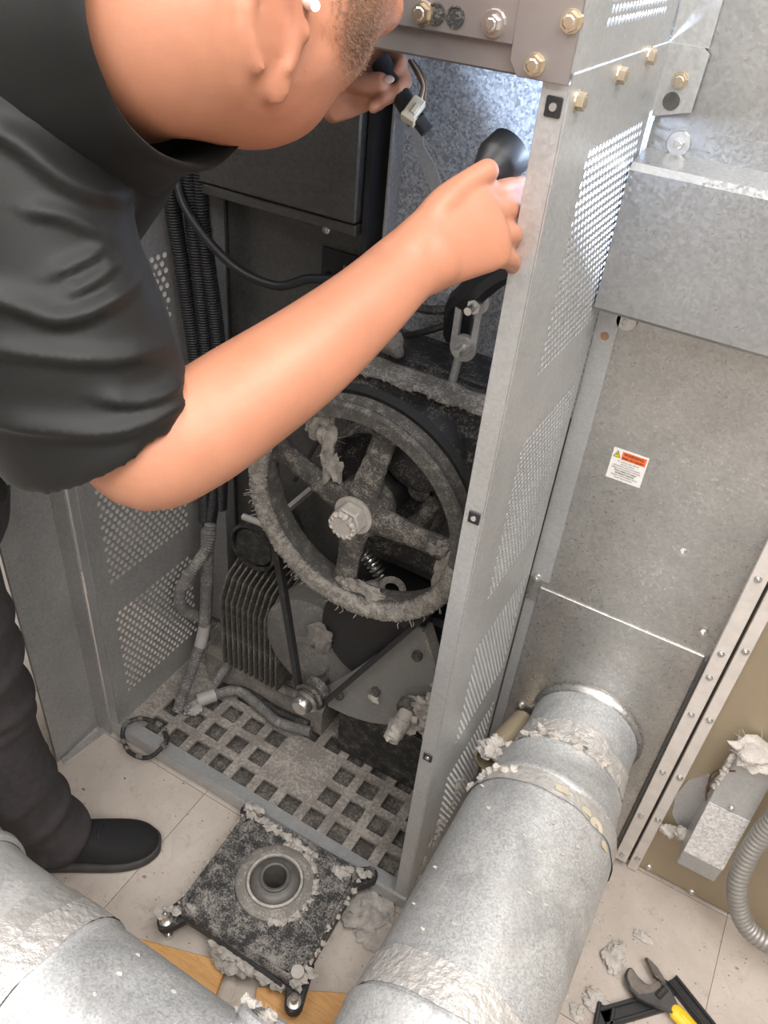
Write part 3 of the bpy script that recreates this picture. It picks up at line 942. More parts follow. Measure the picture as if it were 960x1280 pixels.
def motor():
    t = thing('drive_motor', 'dusty finned electric motor low behind the drive belt', 'motor', (-0.62, 1.05, 0.145))
    b = MB()
    b.lathe([(0.0, 0.965), (0.045, 0.965), (0.05, 0.975), (0.105, 0.98), (0.128, 0.995), (0.13, 1.02), (0.13, 1.12), (0.11, 1.14), (0, 1.14)], (-0.615, 0, 0.375), (0, 1, 0), 40)
    b.build('end_bell', dusty('motor_paint', (0.13, 0.125, 0.12), (0.22, 0.205, 0.185), 0.5, 20, 0.7), t, 40, fix=True)
    b = MB(); b.span(-0.86, -0.63, 1.04, 1.13, 0.19, 0.43); b.build('body', 'black_dust', t, 0, 0.01)
    fm = None
    for i in range(11):
        x = -0.858 + i * 0.0148
        if fm is None:
            b = MB()
            oc = [(0.99, 0.185), (0.985, 0.20), (0.985, 0.395), (1.012, 0.447), (1.06, 0.47), (1.13, 0.47), (1.15, 0.44), (1.15, 0.185)]
            b.prism(oc, (-0.002, 0, 0), (0, 1, 0), (0, 0, 1), (0.0042, 0, 0))
            f = b.build('cooling_fin', dusty('fin_dust', (0.07, 0.063, 0.056), (0.24, 0.22, 0.195), 0.5, 30, 0.9), t, 0, fix=True)
            fm = f.data
        else:
            f = bpy.data.objects.new('cooling_fin', fm)
            COL.objects.link(f)
            f.parent = t
            f.matrix_parent_inverse = t.matrix_basis.inverted()
        f.location = (x, 0, 0)
    b = MB(); b.cyl((PC.x, 0.97, PC.z), (PC.x, 0.882, PC.z), 0.013, 0.013, 18); b.build('shaft', 'steel_dark', t)
    b = MB(); b.lathe([(0.0, 0.907), (0.030, 0.907), (0.033, 0.911), (0.026, 0.925), (0.033, 0.940), (0.030, 0.944), (0, 0.944)], (PC.x, 0, PC.z), (0, 1, 0), 30)
    b.build('motor_pulley', 'iron', t, 40, fix=True)
    b = MB(); b.lathe([(0.0, 0.876), (0.016, 0.876), (0.021, 0.882), (0.021, 0.895), (0.028, 0.898), (0.028, 0.905)], (PC.x, 0, PC.z), (0, 1, 0), 24)
    b.build('shaft_cap', 'steel', t, 40, fix=True)
    b = MB(); b.lathe([(0.0, 0.968), (0.105, 0.968), (0.118, 0.98), (0.118, 1.15)], (-0.475, 0, 0.50), (0, 1, 0), 36); b.lathe([(0.0, 1.02), (0.07, 1.02), (0.08, 1.03), (0.08, 1.15)], (-0.36, 0, 0.50), (0, 1, 0), 30); b.build('blower_housing', 'black', t, 40, fix=True)
    b = MB(); b.lathe([(0.0, 1.05), (0.045, 1.05), (0.055, 1.065), (0.055, 1.15)], (-0.815, 0, 0.52), (0, 1, 0), 28, a1=2 * PI); b.lathe([(0.052, 1.045), (0.058, 1.045), (0.058, 1.06), (0.052, 1.06)], (-0.815, 0, 0.52), (0, 1, 0), 28, closed=True)
    b.build('capacitor_can', 'black_dust', t, 40, fix=True)
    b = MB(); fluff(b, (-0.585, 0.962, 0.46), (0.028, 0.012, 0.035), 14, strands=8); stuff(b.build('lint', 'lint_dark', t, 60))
    b = MB()
    pts = [(-0.51 + 0.0, 0.98 + 0.016 * math.sin(q), 0.665 + 0.0011 * q * 1.0) for q in [0]]
    sp = []
    for i in range(90):
        q = i / 90 * 2 * PI * 6
        k = i / 90
        ax = V((-0.515 + 0.04 * k, 0.985, 0.70 - 0.035 * k))
        sp.append(ax + V((0.006 * math.cos(q), 0.012 * math.sin(q), 0.010 * math.cos(q))))
    b.tube(sp, 0.0022, 6); b.build('spring', 'steel', t)
    b = MB(); b.lathe([(0.014, -0.004), (0.022, -0.006), (0.026, 0), (0.022, 0.006), (0.014, 0.004)], (-0.452, 0.985, 0.648), (0.3, -1, 0.1), 22, closed=True)
    b.cyl((-0.475, 0.985, 0.645), (-0.505, 0.985, 0.62), 0.012, 0.012, 12); b.build('eye_bolt', 'flange_grey', t, 45, fix=True)
motor()

def tension_plate():
    t = thing('idler_bracket', 'grey rounded idler plate with a lint-furred bolt under the pulley wheel', 'bracket', (-0.43, 0.96, 0.28))
    cx, cz, r = -0.545, 0.52, 0.245
    poly = []
    for i in range(15):
        a = math.radians(-92 + 78 * i / 14)
        poly.append((cx + r * math.cos(a), cz + r * math.sin(a)))
    poly += [(-0.318, 0.50), (-0.365, 0.618), (-0.385, 0.612), (-0.50, 0.42), (-0.56, 0.33)]
    b = MB(); b.prism(poly, (0, 0.955, 0), (1, 0, 0), (0, 0, 1), (0, 0.007, 0))
    b.build('plate', dusty('idler_zinc', (0.24, 0.24, 0.235), (0.30, 0.28, 0.26), 0.45, 18, 0.5, 0.4), t, 0, 0.0015, fix=True)
    b = MB(); b.prism([(-0.368, 0.618), (-0.318, 0.505), (-0.310, 0.508), (-0.360, 0.622)], (0, 0.945, 0), (1, 0, 0), (0, 0, 1), (0, 0.03, 0)); b.build('edge_flange', 'flange_grey', t, 0, 0.001, fix=True)
    b = MB(); b.span(-0.55, -0.33, 0.962, 1.15, 0.30, 0.31); b.span(-0.56, -0.30, 1.02, 1.15, 0.05, 0.30); b.build('support_arm', 'black_dust', t, 0, 0.003)
    b = MB(); b.cyl((-0.362, 0.955, 0.425), (-0.362, 0.865, 0.405), 0.0165, 0.015, 14); b.build('bolt', 'nut', t, 40)
    b = MB(); b.cyl((-0.362, 0.945, 0.425), (-0.362, 0.925, 0.42), 0.026, 0.026, 6); b.build('nut', 'iron', t, 20)
    for x, z in ((-0.525, 0.335), (-0.37, 0.55), (-0.445, 0.40)):
        b = MB(); b.cyl((x, 0.956, z), (x, 0.944, z), 0.011, 0.010, 6); b.build('bolt', 'iron', t, 20)
    b = MB()
    for i, (x, y, z, r) in enumerate(((-0.335, 0.94, 0.425, 0.028), (-0.322, 0.93, 0.46, 0.024), (-0.35, 0.925, 0.40, 0.02), (-0.32, 0.945, 0.385, 0.018), (-0.315, 0.95, 0.50, 0.016))):
        fluff(b, (x, y, z), (r, r * 0.8, r), 50 + i, strands=16, rough=0.9)
    fluff(b, (-0.362, 0.89, 0.412), (0.018, 0.03, 0.018), 57, strands=6, rough=0.4)
    fluff(b, (-0.445, 0.945, 0.385), (0.012, 0.006, 0.008), 58, strands=3)
    stuff(b.build('lint', 'lint', t, 60))
tension_plate()

# ------------------------------------------------------------------ conduits and cables in the compartment
def corrugated(mb, pts, r, pitch=0.005, amp=0.12, n=10):
    P = [V(p) for p in pts]
    L = sum((P[i + 1] - P[i]).length for i in range(len(P) - 1))
    m = int(L / pitch * 4)
    cum = [0]
    for i in range(len(P) - 1):
        cum.append(cum[-1] + (P[i + 1] - P[i]).length)
    A = np.array([tuple(p) for p in P])
    s = np.linspace(0, L, m)
    q = np.stack([np.interp(s, cum, A[:, k]) for k in range(3)], 1)
    rs = [r * (1 + amp * (-1, 0.6, 1, 0.6)[i % 4]) for i in range(m)]
    return mb.tube([tuple(x) for x in q], rs, n)
loom_paths = [
    [(-0.985, 1.06, 1.5), (-0.99, 1.065, 1.25), (-0.985, 1.08, 1.05), (-0.965, 1.075, 0.9), (-0.955, 1.07, 0.72), (-0.955, 1.06, 0.52)],
    [(-0.965, 1.075, 1.5), (-0.965, 1.085, 1.25), (-0.955, 1.09, 1.0), (-0.945, 1.085, 0.8), (-0.94, 1.075, 0.6), (-0.945, 1.06, 0.5)],
    [(-0.945, 1.09, 1.5), (-0.95, 1.095, 1.2), (-0.93, 1.10, 0.95), (-0.925, 1.095, 0.75), (-0.93, 1.085, 0.55)]]
labels = ['black corrugated loom nearest the perforated left guard', 'middle black corrugated loom running down the left rear corner', 'black corrugated loom nearest the back panel in the left rear corner']
for pth, lb in zip(loom_paths, labels):
    b = MB(); corrugated(b, spline(pth, 8), 0.0135)
    tag(b.build('cable_loom', 'black', None, 60, origin=pth[-1]), lb, 'conduit', 'black looms in the left rear corner')
t = thing('flexible_conduit', 'grey corrugated conduit dropping straight to the grid floor with a pale collar', 'conduit', (-0.945, 0.94, 0.05))
b = MB(); corrugated(b, spline([(-0.93, 1.04, 0.52), (-0.935, 1.035, 0.40), (-0.94, 1.03, 0.30), (-0.94, 1.02, 0.24)], 6), 0.0135, 0.006); b.build('hose', 'conduit', t, 60)
b = MB(); b.cyl((-0.94, 1.025, 0.245), (-0.94, 1.0, 0.185), 0.0145, 0.0145, 16); b.build('collar', 'conduit_light', t)
b = MB(); corrugated(b, spline([(-0.94, 1.0, 0.187), (-0.94, 0.965, 0.13), (-0.935, 0.925, 0.09), (-0.93, 0.895, 0.058)], 6), 0.0125, 0.006); b.build('hose', 'conduit', t, 60)
b = MB(); corrugated(b, spline([(-0.93, 1.05, 0.53), (-0.925, 1.03, 0.48), (-0.945, 0.99, 0.42), (-0.975, 0.985, 0.35), (-0.98, 1.0, 0.28), (-0.94, 1.05, 0.22), (-0.86, 1.08, 0.17)], 6), 0.0125, 0.006)
tag(b.build('flexible_conduit', 'conduit', None, 60, origin=(-0.9, 1.05, 0.15)), 'grey corrugated conduit bulging towards the left guard in an S bend', 'conduit')
hose_specs = [([(-0.915, 0.90, 0.062), (-0.90, 0.945, 0.066), (-0.875, 0.98, 0.072), (-0.84, 1.01, 0.078), (-0.77, 1.0, 0.082), (-0.70, 0.985, 0.085), (-0.62, 1.0, 0.09)], 0.0125, 'conduit', 'grey dusty hose lying on the grid floor nearest the opening'),
              ([(-0.87, 1.01, 0.066), (-0.82, 1.025, 0.07), (-0.73, 1.015, 0.075), (-0.64, 1.02, 0.08)], 0.011, 'black_dust', 'black hose lying on the grid floor behind the grey one'),
              ([(-0.89, 0.99, 0.10), (-0.86, 1.045, 0.16), (-0.77, 1.025, 0.155), (-0.66, 1.03, 0.15)], 0.0125, 'conduit', 'dusty hose resting on the motor shelf edge')]
for pth, r, mt, lb in hose_specs:
    b = MB(); b.tube(spline(pth, 8), r, 10)
    tag(b.build('hose', mt, None, 60, origin=pth[0]), lb, 'hose')
b = MB(); b.cyl((-0.905, 0.94, 0.068), (-0.88, 0.975, 0.072), 0.017, 0.017, 14); fluff(b, (-0.90, 0.92, 0.062), (0.02, 0.02, 0.01), 81, strands=10)
tag(b.build('hose_coupling', 'conduit_light', None, 45, origin=(-0.9, 0.94, 0.05)), 'pale linty coupling on the grey hose by the left guard', 'coupling')
b = MB(); b.tube(spline([(-0.985, 1.12, 1.32), (-0.975, 1.07, 1.23), (-0.93, 1.06, 1.17), (-0.86, 1.07, 1.115), (-0.78, 1.08, 1.10), (-0.72, 1.09, 1.125), (-0.66, 1.10, 1.137)], 8), 0.008, 10)
tag(b.build('power_cable', 'black', None, 60, origin=(-0.8, 1.08, 1.1)), 'thin black cable sagging across the dark back panel below the chin', 'cable')
b = MB(); b.tube(spline([(-0.80, 1.0, 0.642), (-0.77, 1.0, 0.645), (-0.74, 1.0, 0.646)], 4), 0.007, 10)
b.span(-0.745, -0.735, 0.995, 1.15, 0.64, 0.652)
tag(b.build('stub_rod', 'conduit_light', None, 45, origin=(-0.77, 1.0, 0.645)), 'short pale rod sticking out left of the pulley wheel', 'rod')
b = MB(); b.cyl((-0.68, 1.0, 0.78), (-0.60, 1.05, 0.99), 0.004, 0.004, 8)
tag(b.build('control_rod', 'black', None, 45, origin=(-0.64, 1.03, 0.88)), 'thin black diagonal rod seen through the pulley spokes', 'rod')
# the loop of wire lying over the sill
b = MB()
rnd = random.Random(21)
ring = []
for i in range(48):
    a = 2 * PI * i / 48
    ring.append((-0.945 + 0.056 * math.cos(a) + 0.0015 * math.sin(5 * a), 0.80 + 0.040 * math.sin(a), 0.058 + 0.030 * max(0, -math.sin(a)) * 0 - 0.028 * max(0, -math.sin(a)) + 0.004))
b.tube(ring, [0.0055 + 0.0015 * noise.noise(V((i * 0.7, 1, 1))) for i in range(48)], 8, closed=True)
o = b.build('wire_loop', 'black_dust', None, 60, origin=(-0.945, 0.8, 0.055))
tag(o, 'dusty black loop of wire draped over the sill at its left end', 'wire loop')
b = MB()
for i in range(12):
    a = rnd.uniform(0, 2 * PI)
    fluff(b, (-0.945 + 0.056 * math.cos(a), 0.80 + 0.04 * math.sin(a), 0.064 - 0.026 * max(0, -math.sin(a))), (0.007, 0.006, 0.005), 90 + i, strands=3, sub=2)
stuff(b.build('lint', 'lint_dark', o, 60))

# ------------------------------------------------------------------ exhaust ducts
DX, DZ = -0.063, 0.345
def duct_main():
    t = thing('exhaust_duct', 'wide round galvanized exhaust duct running from rear panel towards the viewer', 'duct', (DX, 0.8, DZ))
    b = MB()
    b.lathe([(0.104, 1.150), (0.124, 1.150), (0.126, 1.146), (0.122, 1.140), (0.110, 1.138), (0.107, 1.132)], (DX, 0, DZ), (0, -1, 0), 64) if False else b.lathe([(0.106, 1.136), (0.108, 1.142), (0.112, 1.145), (0.1145, 1.149), (0.114, 1.1525), (0.104, 1.1525)], (DX, 0, DZ), (0, 1, 0), 64)
    b.build('collar_flange', 'galv_warm', t, 50, fix=True)
    b = MB(); b.lathe([(0.106, 1.15), (0.106, 1.06), (0.107, 1.03), (0.110, 1.0)], (DX, 0, DZ), (0, 1, 0), 72)
    b.build('collar_pipe', 'duct', t, 50, fix=True)
    b = MB(); b.lathe([(0.110, 1.01), (0.114, 0.998), (0.117, 0.995), (0.117, 0.990), (0.115, 0.986), (0.121, 0.950), (0.126, 0.925), (0.131, 0.918), (0.131, 0.910), (0.128, 0.905), (0.133, 0.893), (0.135, 0.88)], (DX, 0, DZ), (0, 1, 0), 80)
    b.build('reducer', 'duct', t, 40, fix=True)
    b = MB(); b.lathe([(0.135, 0.882), (0.136, 0.86), (0.137, 0.55), (0.1385, 0.47), (0.1385, 0.40), (0.138, 0.33)], (DX, 0, DZ), (0, 1, 0), 88)
    b.build('straight_pipe', 'duct', t, 50, fix=True)
    # crinkled tape bands, each with an uneven edge
    def band(name, y0, y1, r0, r1, seed, mat, amp=0.0016, edge=0.012):
        b = MB()
        n, m = 150, 10
        vs = []
        for i in range(n):
            a = 2 * PI * i / n
            e0 = edge * noise.noise(V((math.cos(a) * 2.2, math.sin(a) * 2.2, seed)))
            e1 = edge * noise.noise(V((math.cos(a) * 2.2, math.sin(a) * 2.2, seed + 7)))
            for k in range(m + 1):
                f = k / m
                y = (y0 + e0) * (1 - f) + (y1 + e1) * f
                r = r0 * (1 - f) + r1 * f + 0.0012 + amp * (noise.noise(V((a * 14, y * 60, seed))) + 0.6 * noise.noise(V((a * 40, y * 150, seed)))) + amp * 0.8
                vs.append((DX + r * math.cos(a), y, DZ + r * math.sin(a)))
        b.add(vs, [(i * (m + 1) + k, ((i + 1) % n) * (m + 1) + k, ((i + 1) % n) * (m + 1) + k + 1, i * (m + 1) + k + 1) for i in range(n) for k in range(m)])
        return b.build(name, mat, t, 25, fix=True)
    band('tape', 1.055, 1.005, 0.1065, 0.110, 3.0, 'tape_clear', 0.0022, 0.018)
    band('tape', 0.905, 0.868, 0.132, 0.1362, 8.0, 'tape', 0.0012, 0.008)
    band('tape', 0.535, 0.478, 0.1372, 0.1384, 5.0, 'tape_clear', 0.0018, 0.012)
    for a0, y, s in ((52, 0.874, 0.018), (63, 0.878, 0.012), (38, 0.860, 0.013), (84, 0.884, 0.014)):
        b = MB()
        a = math.radians(a0)
        vs = []
        for i in range(14):
            q = 2 * PI * i / 14
            k = 1 + 0.35 * noise.noise(V((q, y * 9, 1)))
            aa = a + s * 7 * k * math.cos(q) * 0.9
            vs.append((DX + 0.1385 * math.cos(aa), y + s * 0.5 * k * math.sin(q), DZ + 0.1385 * math.sin(aa)))
        b.add(vs, [tuple(range(14))])
        b.build('sealant_patch', 'glue', t, 0, fix=True)
    b = MB()
    rnd = random.Random(9)
    for i in range(16):
        a = math.radians(rnd.uniform(60, 175))
        r = 0.113
        fluff(b, (DX + r * math.cos(a), rnd.uniform(0.995, 1.03), DZ + r * math.sin(a)), (rnd.uniform(.006, .014), .006, rnd.uniform(.004, .009)), 100 + i, strands=5, sub=2, rough=0.9)
    for i in range(9):
        a = math.radians(rnd.uniform(120, 175))
        r = 0.136
        fluff(b, (DX + r * math.cos(a), rnd.uniform(0.885, 0.90), DZ + r * math.sin(a)), (rnd.uniform(.006, .010), .007, .006), 130 + i, strands=5, sub=2, rough=0.9)
    for i in range(16):
        a = math.radians(rnd.uniform(40, 150))
        y = rnd.uniform(0.56, 0.86)
        fluff(b, (DX + 0.137 * math.cos(a), y, DZ + 0.137 * math.sin(a)), (0.005, 0.0025, 0.002), 150 + i, strands=1, sub=1)
    stuff(b.build('lint', 'lint_light', t, 60))
duct_main()

EX, EY, EZ, ER = 0, 0.222, 0.335, 0.148
def duct_header():
    t = thing('header_duct', 'large galvanized header duct crossing the bottom left foreground with taped joint', 'duct', (-0.5, EY, EZ))
    AX = (1, 0, 0)
    def tube(name, prof, mat):
        b = MB(); b.lathe(prof, (0, EY, EZ), AX, 96)
        return b.build(name, mat, t, 40, fix=True)
    tube('straight_pipe', [(ER, -0.575), (ER, 0.9)], 'duct')
    tube('straight_pipe', [(ER + 0.006, -0.79), (ER + 0.0015, -0.74), (ER + 0.001, -0.60), (ER + 0.002, -0.575)], 'duct_light')
    tube('elbow_joint', [(ER + 0.012, -1.9), (ER + 0.012, -0.86), (ER + 0.0155, -0.845), (ER + 0.0155, -0.835), (ER + 0.010, -0.825), (ER + 0.013, -0.80), (ER + 0.0155, -0.793), (ER + 0.013, -0.783), (ER + 0.006, -0.778)], 'duct_light')
    def band(x0, x1, r, seed, mat, amp, edge):
        b = MB()
        n, m = 170, 8
        vs = []
        for i in range(n):
            a = 2 * PI * i / n
            e0 = edge * noise.noise(V((math.cos(a) * 2, math.sin(a) * 2, seed)))
            e1 = edge * noise.noise(V((math.cos(a) * 2, math.sin(a) * 2, seed + 4)))
            for k in range(m + 1):
                f = k / m
                x = (x0 + e0) * (1 - f) + (x1 + e1) * f
                rr = r + 0.0015 + amp * (0.9 + noise.noise(V((a * 13, x * 60, seed))) + 0.6 * noise.noise(V((a * 42, x * 150, seed))))
                vs.append((x, EY + rr * math.cos(a), EZ + rr * math.sin(a)))
        b.add(vs, [(i * (m + 1) + k, ((i + 1) % n) * (m + 1) + k, ((i + 1) % n) * (m + 1) + k + 1, i * (m + 1) + k + 1) for i in range(n) for k in range(m)])
        return b.build('tape', mat, t, 25, fix=True)
    band(-0.645, -0.605, ER + 0.0015, 2.0, 'tape', 0.0012, 0.010)
    band(-0.605, -0.555, ER + 0.002, 6.0, 'tape_clear', 0.002, 0.012)
    tube('joint_ring', [(ER, -0.560), (ER + 0.004, -0.556), (ER + 0.004, -0.550), (ER, -0.545)], 'duct')
    # saddle branch towards the taped end of the straight duct
    b = MB(); b.lathe([(0.150, 0.33), (0.150, 0.345), (0.143, 0.355), (0.1415, 0.40), (0.1425, 0.455), (0.145, 0.458), (0.145, 0.470), (0.1395, 0.472)], (DX, 0, DZ), (0, 1, 0), 72)
    b.build('saddle_branch', 'duct', t, 40, fix=True)
    # second branch, its rolled end just showing between plank and tape
    b = MB(); b.lathe([(0.070, -0.14), (0.070, 0.148), (0.074, 0.152), (0.074, 0.162), (0.069, 0.165), (0.060, 0.162), (0.058, 0.10)], (-0.245, EY, EZ), (0, 0.92, 0.40), 40)
    b.build('capped_branch', 'duct', t, 40, fix=True)
    b = MB()
    rnd = random.Random(2)
    for i in range(10):
        fluff(b, (-0.245 + rnd.uniform(-.07, .03), EY + 0.14 + rnd.uniform(-.012, .012), EZ + 0.075 + rnd.uniform(-.02, .02)), (0.012, 0.008, 0.007), 170 + i, strands=6, sub=2, rough=0.9)
    for i in range(10):
        a = math.radians(rnd.uniform(25, 80)); x = rnd.uniform(-0.5, -0.3)
        fluff(b, (x, EY + ER * math.cos(a), EZ + ER * math.sin(a)), (0.005, 0.003, 0.002), 190 + i, strands=2, sub=1)
    stuff(b.build('lint', 'lint_light', t, 60))
duct_header()

# short open pipe stub wedged between guard and duct
t = thing('pipe_stub', 'short open pipe stub stuffed with lint between guard and duct', 'pipe', (-0.2, 1.0, 0.3))
ax = (V((-0.207, 0.99, 0.315)) - V((-0.185, 1.14, 0.29)))
b = MB(); b.lathe([(0.026, 0.0), (0.026, ax.length), (0.022, ax.length), (0.022, 0.02)], (-0.185, 1.14, 0.29), ax, 28); b.build('pipe', 'tan', t, 40, fix=True)
b = MB()
for i, (x, y, z, r) in enumerate(((-0.200, 0.995, 0.345, 0.024), (-0.178, 1.0, 0.34, 0.02), (-0.215, 1.0, 0.335, 0.016), (-0.20, 1.01, 0.355, 0.016))):
    fluff(b, (x, y, z), (r, r * 0.8, r * 0.7), 210 + i, strands=12, rough=0.8)
stuff(b.build('lint', 'lint_light', t, 60))

# ------------------------------------------------------------------ neighbour on the right
nb = thing('neighbour_dryer', 'tan enamelled dryer back with cream screwed edge strip at right edge', 'dryer', (0.7, 1.3, 0))
b = MB(); b.span(0.124, 1.35, YB, 1.55, 0.006, 2.05); b.build('tan_panel', 'tan', nb, 0, 0.001)
b = MB(); b.span(0.119, 0.1395, YB - 0.016, YB + 0.004, 0.004, 2.05); st = b.build('edge_strip', 'cream', nb, 0, 0.0012)
for z in (0.05, 0.20, 0.345, 0.52, 0.70, 0.86, 1.05):
    place(SCREW, 'screw', None, nb, (0.131, YB - 0.016, z), (0, -1, 0), 0.3, 0.9)
for x, z in ((0.16, 0.02), (0.255, 0.012), (0.375, 0.02), (0.49, 0.02), (0.226, 0.563)):
    place(SCREW, 'screw', None, nb, (x, YB, z), (0, -1, 0), 0.1, 1.05)
b = MB(); b.span(0.087, 0.1125, YB - 0.022, YB + 0.004, 0.022, 2.05); o = b.build('edge_strip', 'cream', dryer, 0, 0.0012)
o['label'] = 'cream edge strip with screws'
for z in (0.045, 0.195, 0.345, 0.52, 0.62, 0.68, 0.85, 1.05):
    place(SCREW, 'screw', None, dryer, (0.099, YB - 0.022, z), (0, -1, 0), 0.3, 0.85)
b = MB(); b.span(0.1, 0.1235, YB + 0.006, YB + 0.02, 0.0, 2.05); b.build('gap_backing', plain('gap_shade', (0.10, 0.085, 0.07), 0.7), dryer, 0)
# vent hood on the tan panel
t = thing('vent_hood', 'small slanted galvanized box bolted to tan panel beside grey conduit', 'box', (0.24, 1.12, 0.22))
x0, x1 = 0.187, 0.262
b = MB(); b.prism([(YB, 0.185), (1.085, 0.185), (1.068, 0.215), (1.068, 0.255), (1.105, 0.36), (YB, 0.36)], (x0, 0, 0), (0, 1, 0), (0, 0, 1), (x1 - x0, 0, 0))
b = MB(); b.prism([(YB, 0.19), (1.078, 0.19), (1.072, 0.238), (1.098, 0.37), (1.12, 0.50), (YB, 0.50)], (x0, 0, 0), (0, 1, 0), (0, 0, 1), (x1 - x0, 0, 0))
b.build('hood', 'galv', t, 0, 0.0012, fix=True)
b = MB(); b.prism([(x0 + 0.0005, 0.0), (x1 - 0.0005, 0.0), (x1 - 0.0005, 0.133), (x0 + 0.0005, 0.133)], (0, 1.0712, 0.239), (1, 0, 0), (0, 0.193, 0.981), (0, -0.0012, 0.0))
b.build('bright_face', 'galv_white', t, 0, fix=True)
b = MB(); b.span(x0 + 0.002, x1 - 0.002, 1.074, 1.0765, 0.191, 0.238); b.build('bottom_lip', 'galv', t, 0)
place(SCREW, 'screw', None, t, ((x0 + x1) / 2, 1.096, 0.38), (0, -1, 0.2), 0, 0.7)
b = MB(); b.prism([(0.150, 0.22), (0.140, 0.28), (0.148, 0.335), (0.172, 0.37), (0.19, 0.372), (0.19, 0.19), (0.170, 0.195)], (0, YB - 0.003, 0), (1, 0, 0), (0, 0, 1), (0, 0.003, 0)); b.build('hole_cover', 'galv', t, 0, fix=True)
b = MB(); b.tube(spline([(0.19, 1.12, 0.33), (0.178, 1.13, 0.37), (0.185, 1.12, 0.43), (0.2, 1.10, 0.47)], 6), 0.0018, 6); b.tube(spline([(0.186, 1.15, 0.33), (0.176, 1.14, 0.39), (0.19, 1.13, 0.44), (0.203, 1.12, 0.49)], 6), 0.0016, 6); b.build('wire', 'wire_brown', t)
b = MB()
fluff(b, (0.225, 1.12, 0.51), (0.042, 0.03, 0.02), 301, strands=14, rough=0.6); fluff(b, (0.16, 1.14, 0.185), (0.016, 0.012, 0.014), 302, strands=8); fluff(b, (0.18, 1.135, 0.20), (0.014, 0.012, 0.014), 303, strands=6); fluff(b, (0.147, 1.145, 0.175), (0.010, 0.008, 0.008), 304, strands=4)
for i in range(7):
    fluff(b, (0.187, 1.11, 0.40 + 0.014 * i), (0.006, 0.006, 0.009), 310 + i, strands=4, sub=2)
stuff(b.build('lint', 'lint_light', t, 60))
# flexible metal conduit at the right edge: wound strip, one ring per turn
b = MB(); corrugated(b, spline([(0.262, 1.14, 0.545), (0.28, 1.09, 0.525), (0.288, 1.075, 0.46), (0.283, 1.075, 0.38), (0.283, 1.07, 0.30), (0.293, 1.065, 0.23), (0.318, 1.065, 0.165), (0.36, 1.07, 0.11), (0.44, 1.08, 0.085), (0.6, 1.1, 0.08)], 10), 0.0175, 0.0115, 0.09, 18)
tag(b.build('metal_conduit', plain('wound_steel', (0.34, 0.325, 0.31), 0.45, 0.5, 0.1, 60), None, 30, origin=(0.3, 1.07, 0.3)), 'grey wound metal conduit curving down past the tan panel', 'conduit')
b = MB(); b.lathe([(0.008, 0.0), (0.014, 0.001), (0.014, 0.006), (0.008, 0.007)], (0.226, YB - 0.002, 0.60), (0, -1, 0), 18, closed=True); b.build('grommet', 'zinc_bolt', nb, 45, fix=True)

# ------------------------------------------------------------------ left side: neighbouring panel and a leaning board
t = thing('guard_door', 'plain galvanized sheet panel standing left of the open dryer behind the trousers', 'panel', (-1.1, 0.7, 0))
b = MB(); b.prism([(0.667, 0.0), (0.79, 0.0), (0.79, 1.25), (0.667, 1.25)], (-1.09, 0, 0), (0, 1, 0), (0, 0, 1), (-0.006, 0, 0)); b.build('sheet', 'galv_dust', t, 0, fix=True)
b = MB(); b.span(-1.092, -1.0465, 0.788, 0.792, 0.0, 1.25); b.build('return_edge', 'galv_dust', t, 0)
b = MB(); b.prism([(-1.0875, 0.675), (-1.077, 0.672), (-1.060, 0.80), (-1.075, 0.80)], (0, 0, 0.0005), (1, 0, 0), (0, 1, 0), (0, 0, 0.006)); b.build('bottom_flange', 'galv_dust', t, 0, fix=True)
b = MB()
p0, p1 = V((-1.082, 0.655, 0.0)), V((-1.135, 0.60, 0.36))
dirv = (p1 - p0).normalized()
b.prism([(0, 0), (0.40, 0), (0.40, 0.07), (0.02, 0.07)], p0, dirv, (-0.95, -0.3, 0), V((0.006, -0.012, 0.0)))
tag(b.build('leaning_board', plain('dark_board', (0.085, 0.065, 0.05), 0.7, 0, 0.2), None, 0, origin=p0, bevel=0.001, fix=True), 'dark brown board leaning against the sheet panel behind the trousers', 'board')

nl = thing('neighbour_dryer', 'galvanized dryer back left of the trousers, mostly hidden by the person', 'dryer', (-1.6, 1.3, 0))
b = MB(); b.span(-2.2, -1.075, YB, 1.55, 0.006, 2.05); b.build('rear_panel', 'galv_dust', nl, 0, 0.001)
b = MB(); b.span(-1.074, -1.0525, YB - 0.016, YB + 0.004, 0.004, 2.05); b.build('edge_strip', 'galv_dust', nl, 0, 0.0012)

